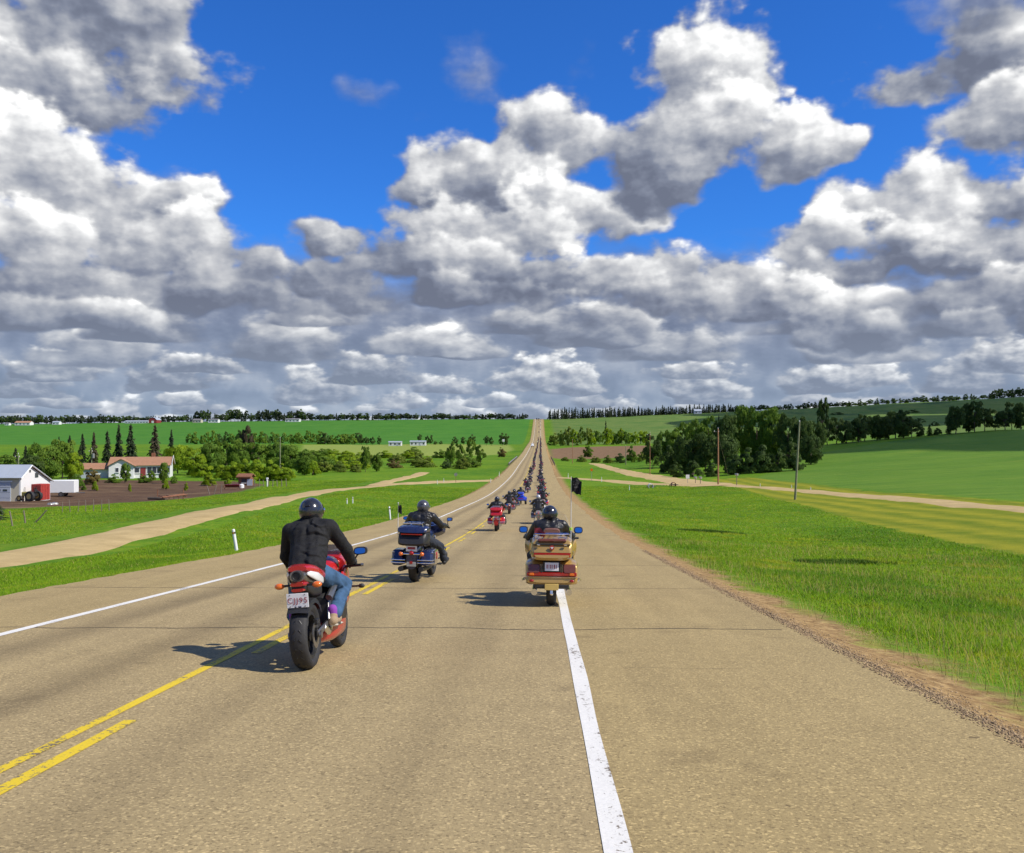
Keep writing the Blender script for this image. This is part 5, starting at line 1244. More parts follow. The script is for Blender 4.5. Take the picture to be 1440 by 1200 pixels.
# ------------------------------------------------------------------ dresser with tour box (used for several machines)
def dresser(loc, rz, label, paint_, group=None, box=True, hero=False, trim='chrome', low='black', trike=False, wind=True):
    o = empty('trike' if trike else 'motorcycle', loc, rz); tag(o, label, 'trike' if trike else 'motorcycle', group)
    if trike:
        for s in (-1, 1): wheel(o, 0, .30, .19, .20, 'chrome', False, s * .46, groove=False, k=28)
        MB().loft([(0, -.42, .52, .36, .12, 4, .03), (0, -.34, .53, .46, .20, 4), (0, .0, .56, .50, .22, 4), (0, .35, .56, .40, .20, 3), (0, .55, .52, .22, .14, 3)], 32).build('rear_body', paint_, o)
        MB().box((0, -.43, .53), (.50, .03, .05), bev=.012).build('tail_light', 'red_lens', o)
        for s in (-1, 1): MB().loft([(s * .46, -.33, .47, .10, .13, 3), (s * .47, .0, .58, .13, .10, 3), (s * .46, .33, .47, .09, .13, 3)], 18).build('wheel_arch', paint_, o)
    else:
        wheel(o, 0, .315, .16, .20, 'black', False, groove=False, k=32)
        for s in (-1, 1):
            bg = MB().loft([(s * .275, -.33, .47, .085, .12, 4.5, .04), (s * .285, -.28, .48, .115, .15, 4.5, .03), (s * .29, .0, .49, .12, .16, 4.5), (s * .28, .28, .49, .10, .14, 4), (s * .26, .34, .49, .06, .09, 3)], 24).build('saddlebag', paint_, o)
            MB().box((s * .29, .0, .578), (.245, .58, .012), bev=.004).build('lid_seam', trim, bg)
            for dz in (-.055, .0): MB().tube([(s * .12, -.36, .44 + dz), (s * .30, -.372, .44 + dz), (s * .395, -.34, .44 + dz), (s * .405, -.05, .44 + dz)], .014, 8).build('bag_rail', 'chrome', bg)
            MB().tube([(s * .19, .9, .30), (s * .20, .2, .26), (s * .20, -.40, .27)], [.03, .045, .05], 12).build('exhaust', 'black' if hero else 'chrome', o)
        if hero: MB().loft([(.420, -.16, .50, .006, .13, 2.5), (.424, -.02, .50, .008, .15, 2.5), (.420, .12, .50, .006, .13, 2.5)], 20).build('chrome_disc_cover', 'chrome', o); MB().lathe([(.43, 0), (.43, .07), (.438, .07), (.438, 0)], (0, -.02, .52), 20).build('badge', 'red_lens', o)
        MB().loft([(0, -.34, .46, .10, .20, 3), (0, -.25, .52, .12, .22, 3), (0, .05, .60, .12, .14, 3), (0, .30, .62, .10, .08, 3)], 20).build('rear_mudguard', paint_, o)
        lb = MB().tube([(-.22, -.352, .555), (.22, -.352, .555)], .020, 8).build('light_bar', 'chrome', o)
        for s in (-1, 1): MB().ball((s * .205, -.375, .555), (.045, .04, .042), 12).build('turn_signal', 'orange_lens', lb)
        MB().ball((0, -.375, .575), (.050, .045, .045), 12).build('tail_light', 'red_lens', lb)
        MB().box((0, -.37, .36), (.18, .02, .10), bev=.01).build('mudguard_panel', 'silver' if hero else low, o); MB().box((0, -.382, .39), (.06, .01, .05), bev=.006).build('reflector', 'red_lens', o)
        pl = MB().box((0, -.375, .665), (.215, .006, .125), rx=.12, bev=.003).build('licence_plate', 'plate', o); MB().box((0, -.380, .665), (.15, .003, .045), rx=.12).build('plate_print', 'plate_red', pl)
    wheel(o, 1.62, .31, .13, .215, 'black', True, groove=False, k=32)
    if box:
        tb = MB().loft([(0, -.40, .845, .235, .10, 5, .04), (0, -.36, .845, .27, .135, 5, .04), (0, -.12, .855, .29, .145, 5), (0, .08, .86, .27, .13, 4)], 30).build('tour_box', low, o)
        MB().loft([(0, -.41, 1.005, .245, .045, 4, .02), (0, -.37, 1.01, .285, .065, 4, .02), (0, -.12, 1.03, .30, .075, 4), (0, .09, 1.02, .27, .055, 4)], 30).build('tour_box_lid', paint_, tb)
        rk = MB().tube([(-.20, -.32, 1.075), (-.19, -.33, 1.135), (.19, -.33, 1.135), (.20, -.32, 1.075)], .012, 8).tube([(-.19, -.33, 1.135), (-.16, .04, 1.15), (.16, .04, 1.15), (.19, -.33, 1.135)], .012, 8)
        for x0 in (-.10, 0, .10): rk.tube([(x0, -.33, 1.135), (x0, .04, 1.15)], .010, 6)
        rk.build('luggage_rack', 'chrome', tb)
        MB().box((0, -.418, .93), (.42, .016, .026), bev=.006).build('box_light', 'red_lens', tb)
    MB().loft([(0, .12, .80, .17, .07, 4), (0, .42, .73, .19, .07, 4), (0, .62, .72, .17, .06, 4), (0, .82, .74, .11, .05, 3)], 20).build('seat', 'seat', o)
    MB().loft([(0, .66, .78, .11, .06, 2.6), (0, .85, .84, .17, .12, 2.6), (0, 1.08, .88, .15, .11, 2.6), (0, 1.22, .88, .07, .06, 2.6)]).build('fuel_tank', paint_, o)
    MB().loft([(0, .40, .40, .13, .12, 3), (0, .62, .48, .17, .22, 3), (0, .95, .48, .18, .22, 3), (0, 1.15, .46, .12, .16, 3)]).build('engine', 'steel', o)
    MB().loft([(0, 1.20, 1.00, .30, .10, 2.6), (0, 1.32, .98, .34, .15, 2.6), (0, 1.45, .92, .22, .12, 2.6), (0, 1.53, .90, .10, .06, 2.4)], 24).build('fairing', paint_, o)
    if wind:
        V = []
        for i in range(5):
            t = i / 4
            for j in range(11):
                a = R(195 - 210 * j / 10); V.append((.29 * (1 - .3 * t * t) * math.cos(a), 1.36 - .13 * t + .08 * math.sin(a), 1.09 + .26 * t - .06 * t * abs(math.cos(a)) ** 2.5))
        MB().add(V, [(i*11 + j, i*11 + j + 1, (i+1)*11 + j + 1, (i+1)*11 + j) for i in range(4) for j in range(10)]).build('windscreen', 'screen', o)
    for s in (-1, 1):
        MB().tube([(0, 1.20, 1.04), (s * .24, 1.16, 1.09), (s * .40, 1.06, 1.05), (s * .49, .98, 1.03)], .014, 8).build('handlebar', 'chrome', o)
        MB().tube([(s * .37, 1.06, 1.05), (s * .49, .98, 1.03)], .019, 8).build('grip', 'rubber', o)
        MB().tube([(s * .11, 1.25, .95), (s * .10, 1.62, .31)], .028, 8).build('fork', 'chrome', o)
        MB().box((s * .30, 1.02, .29), (.11, .30, .025), bev=.01).build('footboard', 'black', o)
        MB().tube([(s * .08, 1.16, .35), (s * .36, 1.22, .42), (s * .37, 1.22, .60), (s * .08, 1.18, .66)], .016, 8).build('crash_bar', 'chrome', o)
    MB().loft([(0, 1.38, .55, .08, .05, 3), (0, 1.62, .66, .09, .03, 3), (0, 1.86, .55, .075, .05, 3)]).build('front_mudguard', paint_, o)
    mirror_pair(o, .46, 1.10, 1.20, 'black', .12, .08, (.05, .02, -.12))
    if hero:
        rod = MB().tube([(-.31, -.22, .90), (-.315, -.23, 1.25), (-.318, -.25, 1.515)], [.008, .006, .005], 6).build('flag_rod', 'pole_white', o); MB().ball((-.318, -.25, 1.52), .014, 8).build('finial', 'pole_white', rod)
        flag_cloth(rod, None, (-.312, -.25, 1.49), .10, .16, 4, False)
        MB().tube([(.30, -.22, .90), (.31, -.25, 1.35)], [.005, .003], 6).build('aerial', 'black', o)
    return o
# ------------------------------------------------------------------ the riders on the near road
def on_road(x, y): return (x, y, float(np.interp(y, YS, ZS)))
PITCH = math.atan((road_raw(9.5) - road_raw(9.0)) / .5)
def place(o, x, y, roll=0.0, rz=0.0):
    """stand a machine or its rider on the sloping road"""
    g = math.atan(float((np.interp(y + 1.4, YS, ZS) - np.interp(y, YS, ZS)) / 1.4))
    o.rotation_mode = 'XYZ'; o.location = on_road(x, y); o.rotation_euler = (g, roll, rz); return o
def gfun(px, py):
    """point of the road surface under a photo pixel"""
    v = ray(px, py); t = np.geomspace(3, 900, 6000); gap = CAM_H + t * v.z - np.interp(t, YS, ZS); k = int(np.argmax(gap < 0)); return float(v.x * t[k]), float(t[k])
x0, y0 = gfun(432, 941)
place(sport_bike((0, 0, 0), 0, 0), x0, y0, R(-4.0)); place(rider(POSE_SPORT, (0, 0, 0), 0, 'person in black jacket, jeans and black helmet on the red sport motorcycle', foot='shoe', voxel=.011), x0, y0, R(-6.3))
x1, y1 = gfun(583, 818)
place(dresser((0, 0, 0), 0, 'dark blue touring motorcycle with black tour box and small black flag', 'navy', hero=True), x1, y1, R(1.0), R(-5)); place(rider(POSE_CRUISE, (0, 0, 0), 0, 'person in black leather and grey helmet on the dark blue touring motorcycle', jacket='leather', legs='dark_jeans', helmet='helmet_grey', voxel=.013), x1, y1, R(1.0), R(-5))
x2, y2 = gfun(775, 851)
place(gold_tourer((0, 0, 0), 0), x2, y2, R(.6)); place(rider(POSE_TOUR, (0, 0, 0), 0, 'person in black leather and round black helmet on the gold touring motorcycle', jacket='leather', legs='dark_jeans', voxel=.013), x2, y2, R(-.6))
# ------------------------------------------------------------------ the rest of the convoy
LANE_L, LANE_R = -2.0, .08
def crew(kind, x, y, label_b, label_p, paint_, helmet='helmet', group=None, gp=None, roll=0.0, **k):
    place(dresser((0, 0, 0), 0, label_b, paint_, group, **k), x, y, roll); place(rider(POSE_CRUISE, (0, 0, 0), 0, label_p, gp, jacket='leather', legs='dark_jeans', helmet=helmet, voxel=.022, detail=False), x, y, roll)
x, y = gfun(698, 747); crew('t', x, y, 'bright red touring motorcycle with red tour box beyond the dark blue one', 'person in dark jacket on the bright red touring motorcycle', 'red', low='red')
x, y = gfun(716, 723); crew('t', x, y, 'maroon touring motorcycle with black seat between the red one and the blue trike', 'person in wide black jacket on the maroon motorcycle', 'maroon', box=False, wind=False)
x, y = gfun(723, 717); crew('t', x, y, 'black motorcycle half hidden behind the maroon one', 'person in black on the half hidden black motorcycle', 'black_paint', box=False, wind=False)
x, y = gfun(732, 709.5); crew('t', x, y, 'bright blue trike with wide rear body and two back wheels', 'person in dark jacket riding the bright blue trike', 'blue', box=True, low='blue', trike=True)
x, y = gfun(757, 737); crew('t', x, y, 'black cruiser motorcycle just ahead of the gold tourer', 'person with silver helmet and black jacket ahead of the gold tourer', 'black_paint', 'helmet_silver', box=False, wind=False)

def fuse(root, name):
    """one mesh from a thing and all its parts, for machines too far away to show them"""
    bm = bmesh.new(); mats = []
    def walk(o):
        if o.type == 'MESH':
            b2 = bmesh.new(); b2.from_mesh(o.data); m_ = o.data.materials[0]
            if m_ not in mats: mats.append(m_)
            for f in b2.faces: f.material_index = mats.index(m_)
            t = bpy.data.meshes.new('t'); b2.to_mesh(t); b2.free(); bm.from_mesh(t); bpy.data.meshes.remove(t)
        for c in list(o.children): walk(c)
    walk(root)
    me = bpy.data.meshes.new(name); bm.to_mesh(me); bm.free()
    for m_ in mats: me.materials.append(m_)
    def kill(o):
        for c in list(o.children): kill(c)
        bpy.data.objects.remove(o)
    kill(root); return me
far_bikes = [fuse(dresser((0, 0, 0), 0, 'x', p, box=b, low=l, wind=False), 'motorcycle') for p, b, l in (('black_paint', True, 'black'), ('maroon', True, 'maroon'), ('black_paint', False, 'black'), ('red', False, 'black'), ('navy', False, 'black'))]
far_riders = [fuse(rider(POSE_CRUISE, (0, 0, 0), 0, 'x', jacket=j, legs='dark_jeans', helmet=h, voxel=.03, detail=False), 'person') for j, h in (('leather', 'helmet'), ('jacket', 'helmet_grey'), ('leather', 'helmet'))]
cg = random.Random(21)
def column(x, ds, side):
    for d in ds:
        xx = x + cg.uniform(-.35, .35); b = cg.choice([0, 1, 2, 3, 3, 4, 1, 1]); r_ = cg.randrange(3)
        o = place(link('motorcycle', far_bikes[b]), xx, d); tag(o, f'dark or maroon motorcycle in the long file {side}', 'motorcycle', f'motorcycles {side}')
        p = place(link('person', far_riders[r_]), xx, d); tag(p, f'helmeted person in dark jacket riding in the long file {side}', 'person', f'riders {side}')
ds = [128, 147, 166, 207, 216, 229]; d = 244
while d < 900: ds.append(d); d += cg.uniform(16, 30) * (1 + (d > 500) * .3)
ds += [1010, 1120, 1190, 1240]
column(LANE_L, ds, 'nearer the yellow centre line')
ds = []; d = 76
while d < 910: ds.append(d); d += cg.uniform(13, 25) * (1 + (d > 500) * .3)
ds += [1060, 1150, 1215, 1265]
column(LANE_R, ds, 'beside the white edge line')

# ------------------------------------------------------------------ cars
def vehicle(x, y, rz, paint_, label, van=True):
    o = empty('van' if van else 'car', on_road(x, y), rz); tag(o, label, 'van' if van else 'car')
    hh = .95 if van else .55
    MB().loft([(0, -2.3, .75, .80, .32, 5), (0, -2.2, .78, .92, .40, 5), (0, 0, .80, .95, .42, 5), (0, 1.6, .78, .93, .38, 5), (0, 2.25, .70, .85, .28, 4), (0, 2.35, .66, .75, .2, 4)], 24).build('body', paint_, o)
    cb = MB().loft([(0, -2.2, 1.15 + hh / 2, .78, hh / 2 + .1, 5), (0, -1.9, 1.18 + hh / 2, .84, hh / 2 + .12, 5), (0, .6, 1.18 + hh / 2, .84, hh / 2 + .12, 5), (0, 1.45, 1.12, .80, .12, 4)], 24).build('cabin', paint_, o)
    MB().prism([(.70, 1.22), (1.42, 1.22), (.72, 1.16 + hh)], -.70, .70).build('windscreen', 'glass', cb)
    for s in (-1, 1):
        MB().box((s * .845, -.3, 1.25 + hh * .35), (.02, 1.6, hh * .5), bev=.008).build('side_window', 'glass', cb)
        MB().box((s * .68, 2.30, .80), (.26, .12, .16), bev=.03).build('headlight', 'plate', o); MB().box((s * .78, -2.30, .85), (.14, .06, .26), bev=.02).build('tail_light', 'red_lens', o)
        for yy in (-1.4, 1.45):
            w = MB().lathe([(s * .72, 0), (s * .72, .20), (s * .93, .20), (s * .93, 0)], (0, yy, .33), 18).build('wheel', 'steel', o); MB().lathe([(s * .70, .2), (s * .70, .31), (s * .73, .33), (s * .90, .33), (s * .92, .31), (s * .92, .2)], (0, yy, .33), 22).build('tyre', 'rubber', w)
    MB().box((0, 2.36, .52), (1.7, .12, .18), bev=.04).build('bumper', 'black', o); MB().box((0, -2.34, .52), (1.7, .12, .18), bev=.04).build('bumper', 'black', o)
    MB().box((0, 2.35, .80), (.9, .06, .14), bev=.02).build('grille', 'black', o); return o
vehicle(-5.0, 600, math.pi, 'white_panel', 'white van driving towards the convoy in the oncoming lane')
vehicle(-2.2, 1292, 0, 'black_paint', 'small dark car on the crest of the far hill by the centre line', False)
vehicle(-4.9, 1290, math.pi, 'black_paint', 'dark van coming over the crest of the far hill')

# ------------------------------------------------------------------ posts, rails, signs and poles
M['post_white'] = simple('white_post', (.74, .74, .72), .5, var=.15, scale=5); M['reflector'] = simple('amber_reflector', (.7, .35, .03), .3)
M['wood'] = simple('weathered_wood', (.21, .17, .13), .9, var=.3, scale=4, bmp=.5, bscale=30); M['wood_red'] = simple('treated_pine_pole', (.34, .17, .085), .85, var=.25, scale=3, bmp=.5, bscale=24); M['wood_green'] = simple('grey_green_pole', (.22, .23, .13), .85, var=.3, scale=2, bmp=.5, bscale=24)
M['galv'] = simple('galvanised_steel', (.42, .41, .38), .45, .7, .2); M['rust'] = simple('rusty_steel', (.24, .10, .05), .85, var=.4, scale=6, bmp=.4)
def delineator(px, py, h_px, label, group=None, tilt=0.0, r=.055):
    x, y = G(px, py); h = h_px * y / F_PX
    o = empty('delineator_post', (x, y, ground(x, y) - .02), 0); o.rotation_euler = (0, tilt, 0); tag(o, label, 'delineator post', group)
    MB().loft([(0, 0, 0, r, r * .55, 2.6), (0, 0, 0, r, r * .55, 2.6)], 12) if False else None
    MB().lathe([(0, 0), (0, r), (h * .97, r * .9), (h, r * .55), (h, 0)], (0, 0, 0), 14, 'Z').build('post', 'post_white', o)
    MB().lathe([(h * .80, r * .7), (h * .80, r * 1.04), (h * .88, r * 1.03), (h * .88, r * .7)], (0, 0, 0), 14, 'Z').build('band', 'black', o)
    MB().box((.0, -r * 1.02, h * .84), (r * .9, .008, h * .05), bev=.002).build('reflector', 'reflector', o)
delineator(333, 776, 33, 'tall leaning white delineator post with black band by the oncoming shoulder', tilt=R(-9), r=.068)
delineator(549, 731, 19, 'white delineator post beside the dark blue touring motorcycle', tilt=R(-5))
for px, py, h in ((488, 709, 8), (496, 708, 9)): delineator(px, py, h, 'short white stake in the grass short of the gravel lane', 'white stakes in the grass')
for px, py, h in ((615, 681, 6), (624, 679, 6), (690, 679, 6), (702, 672, 7)): delineator(px, py, h, 'white marker post where the curved gravel lane meets the highway', 'marker posts at the curved lane')
for px, py, h in ((799, 673, 7), (846, 678, 7), (885, 690, 7)): delineator(px, py, h, 'white marker post by the gravel crossroad apron', 'marker posts at the crossroad')
for px, py, h in ((1069, 684, 4), (1113, 686, 4), (1140, 689, 4)): delineator(px, py, h, 'small white stake along the narrow gravel lane', 'stakes along the narrow lane')

def guard_rail(x, y0, y1, m, label):
    o = empty('guard_rail', (x, y0, ground(x, y0)), 0); tag(o, label, 'guard rail'); z0 = ground(x, y0)
    ys = np.arange(y0, y1 + .1, 4.0)
    for q in ys: MB().box((0, q - y0, ground(x, q) - z0 + .42), (.16, .16, .95), bev=.01).build('post', 'wood', o)
    s = -1 if x > 0 else 1
    for a, b in zip(ys[:-1], ys[1:]):
        za, zb = ground(x, a) - z0 + .72, ground(x, b) - z0 + .72
        P = []
        for yy, zz in ((a - y0, za), (b - y0, zb)):
            for dx, dz in ((.10, -.16), (.16, -.10), (.10, 0), (.16, .10), (.10, .16), (.085, .16), (.085, -.16)): P.append((s * dx, yy, zz + dz))
        MB().add(P, [(i, (i + 1) % 7, 7 + (i + 1) % 7, 7 + i) for i in range(7)]).build('rail', m, o)
guard_rail(-9.7, 292, 396, 'galv', 'pale steel guard rail at the culvert beside the oncoming lane'); guard_rail(4.3, 292, 396, 'rust', 'rusty guard rail at the culvert beside the convoy lane')

def sign(px, py, h_px, face, w_px, m, label, shape='square', post='galv', leg=.035):
    x, y = G(px, py); h = h_px * y / F_PX; w = w_px * y / F_PX
    o = empty('road_sign', (x, y, ground(x, y)), 0); tag(o, label, 'road sign')
    MB().box((0, 0, h / 2), (leg * 2, leg * 2, h), bev=.01).build('post', post, o)
    if shape == 'diamond': q = [(0, -w * .6), (w * .6, 0), (0, w * .6), (-w * .6, 0)]
    elif shape == 'octagon': q = [(w / 2 * math.cos(R(22.5 + 45 * i)), w / 2 * math.sin(R(22.5 + 45 * i))) for i in range(8)]
    else: q = [(-w / 2, -w * .55), (w / 2, -w * .55), (w / 2, w * .55), (-w / 2, w * .55)]
    MB().prism([(a, b + h - w * .5) for a, b in q], -leg - .02, -leg - .005, 'Y').build('sign_plate', m, o)
sign(832, 677, 18, None, 4, 'orange_lens', 'small orange diamond sign on a post by the crossroad', 'diamond'); sign(641, 679, 14, None, 5, 'galv', 'grey back of an octagonal sign at the curved lane', 'octagon', 'rust')
sign(967, 680, 12, None, 5, 'post_white', 'white square sign standing by the gravel turnout'); sign(708, 632, 14, None, 3.2, 'post_white', 'white sign on the grass bank of the far oncoming lane')

def mailbox(px, py, h_px, label):
    x, y = G(px, py); h = h_px * y / F_PX; o = empty('mailbox', (x, y, ground(x, y)), R(20)); tag(o, label, 'mailbox', None)
    MB().box((0, 0, h * .4), (.10, .10, h * .8), bev=.01).build('post', 'wood', o)
    MB().loft([(0, -.32, h * .9, .16, .20, 3), (0, .32, h * .9, .16, .20, 3)], 16).build('box', 'galv', o); MB().box((.175, .1, h * .97), (.015, .05, .25)).build('flag', 'red', o)
mailbox(978, 680, 9, 'grey mailbox on a wooden post beside the white square sign'); mailbox(985, 681, 10, 'taller mailbox standing apart from the white sign'); mailbox(1036, 683, 17, 'pale mailbox on two dark legs at the start of the narrow lane')

def pole(px, py, top, m, label, lean=0.0, arm=True, can=False, r=.15, d=None):
    x, y = G(px, py) if d is None else at(px, d); h = px_h(y, top, x, y)
    o = empty('utility_pole', (x, y, ground(x, y) - .1), R(rng.uniform(-25, 25))); o.rotation_euler = (0, lean, 0); tag(o, label, 'utility pole')
    MB().tube([(0, 0, -.2), (0, 0, h * .5), (0, 0, h)], [r, r * .85, r * .65], 12).build('shaft', m, o)
    if arm:
        MB().box((-.25, .12, h - .55), (.9, .10, .10), bev=.01).build('cross_arm', 'wood', o)
        for a in (-.6, .1): MB().lathe([(h - .5, 0), (h - .5, .05), (h - .36, .035), (h - .32, 0)], (a, .12, 0), 10, 'Z').build('insulator', 'post_white', o)
    MB().lathe([(h, 0), (h, .05), (h + .14, .04), (h + .18, 0)], (0, 0, 0), 10, 'Z').build('top_insulator', 'post_white', o)
    if can: MB().lathe([(h - 1.9, 0), (h - 1.9, .26), (h - 1.0, .26), (h - .95, .12), (h - .95, 0)], (.36, 0, 0), 16, 'Z').build('transformer', 'galv', o)
    return o
p1 = pole(1010, 682, 602, 'wood_red', 'orange-brown wooden utility pole before the dark grove'); MB().tube([(0, 0, 8.6), (2.6, 3.0, .2)], .012, 5).build('guy_wire', 'galv', p1)
pole(1118, 703, 592, 'wood_green', 'tall leaning grey-green utility pole on the mown strip', lean=R(3.4), arm=False, r=.14)
pole(394, 0, 615, 'wood_green', 'pale utility pole rising out of the farm grove', d=205, arm=False, r=.14); pole(914, 0, 608, 'wood_red', 'thin brown pole against the pale edge of the dark grove', d=222, r=.085)
pole(880, 0, 627, 'wood_green', 'short pale pole behind the gravel turnout', d=300, arm=False, r=.13); pole(805, 0, 618, 'wood_red', 'thin brown pole by the tilled field', d=330, arm=False, r=.12)
pole(129, 0, 631, 'wood_green', 'utility pole with grey transformer behind the garage wing', d=196, can=True, r=.14); pole(26, 0, 638, 'wood_green', 'utility pole behind the white shed roof', d=160, r=.12)

# ------------------------------------------------------------------ farm buildings
M['white_wall'] = simple('white_siding', (.72, .72, .70), .7, var=.08, scale=1.5); M['cream_wall'] = simple('cream_siding', (.52, .48, .36), .75, var=.1, scale=1.5); M['roof_tile'] = simple('orange_roof', (.39, .205, .115), .85, var=.22, scale=2.5, bmp=.4, bscale=12); M['roof_metal'] = simple('pale_metal_roof', (.50, .54, .58), .4, .3, .1, 1.0); M['roof_grey'] = simple('grey_shingle', (.17, .165, .17), .9, var=.25)
M['barn_red'] = simple('barn_red', (.24, .03, .03), .8, var=.2); M['door_grey'] = simple('grey_door', (.40, .44, .50), .6, var=.1); M['trim'] = simple('white_trim', (.76, .76, .74), .6, var=.05); M['dark_red'] = simple('red_sheet', (.40, .045, .035), .65, var=.25, scale=3); M['tractor'] = simple('olive_paint', (.26, .22, .05), .6, var=.3); M['tarp'] = simple('orange_tarp', (.60, .13, .05), .7, var=.2, bmp=.5, bscale=8)

def shed():
    X0, Y0 = -61.0, 111.0; z = ground(X0 - 5, Y0 + 4) - .15; L, Wd = 15.0, 6.8
    o = empty('shed', (X0 - L / 2, Y0 + Wd / 2, z), 0); tag(o, 'long white shed with pale metal roof and grey overhead doors', 'shed')
    hx, hy = L / 2, Wd / 2; yr = -hy + Wd * .30; ef, rg, eb = 3.05, 4.35, 2.35
    MB().prism([(-hy, 0), (hy, 0), (hy, eb), (yr, rg), (-hy, ef)], hx - .2, hx).build('gable_wall', 'white_wall', o)
    MB().prism([(-hy, 0), (hy, 0), (hy, eb), (yr, rg), (-hy, ef)], -hx, -hx + .2).build('gable_wall', 'white_wall', o)
    MB().box((0, -hy + .1, ef / 2), (L - .42, .2, ef)).build('front_wall', 'cream_wall', o); MB().box((0, hy - .1, eb / 2), (L - .42, .2, eb)).build('back_wall', 'white_wall', o)
    for (ya, za, yb, zb) in ((-hy - .35, ef - .05, yr, rg + .12), (hy + .35, eb - .05, yr + .001, rg + .12)):
        n = 15
        for i in range(n):
            a = -hx - .3 + (L + .6) * i / n; b = a + (L + .6) / n - .02
            MB().add([(a, ya, za), (b, ya, za), (b, yb, zb), (a, yb, zb), (a, ya, za + .05), (b, ya, za + .05), (b, yb, zb + .05), (a, yb, zb + .05)], [(0, 1, 2, 3), (4, 5, 6, 7), (0, 1, 5, 4), (1, 2, 6, 5), (2, 3, 7, 6), (3, 0, 4, 7)]).build('roof_sheet', 'roof_metal', o, False)
    for c in (-4.5, -.2, 4.1):
        d = MB().box((c + .8, -hy - .02, 1.25), (2.9, .06, 2.5)).build('overhead_door', 'door_grey', o)
        for k in range(4): MB().box((c + .8, -hy - .07, .33 + k * .62), (2.84, .04, .57), bev=.015).build('door_panel', 'door_grey', d)
        for k in (-.8, .0, .8): MB().box((c + .8 + k, -hy - .10, 1.57), (.5, .02, .22)).build('door_window', 'glass', d)
        MB().box((c + .8, -hy - .03, 2.6), (3.2, .1, .16)).build('door_trim', 'trim', d)
    MB().box((hx + .02, yr + 1.5, 3.2), (.05, .75, .55)).build('vent', 'glass', o); MB().box((hx + .02, yr - .0, 3.75), (.05, .3, .3)).build('vent', 'glass', o)
    for s, (a, b) in ((0, ((-hy - .35, ef - .1), (yr, rg + .06))), (1, ((hy + .35, eb - .1), (yr, rg + .06)))): MB().tube([(hx + .28, a[0], a[1]), (hx + .28, b[0], b[1])], .07, 4).build('barge_board', 'trim', o)
shed()

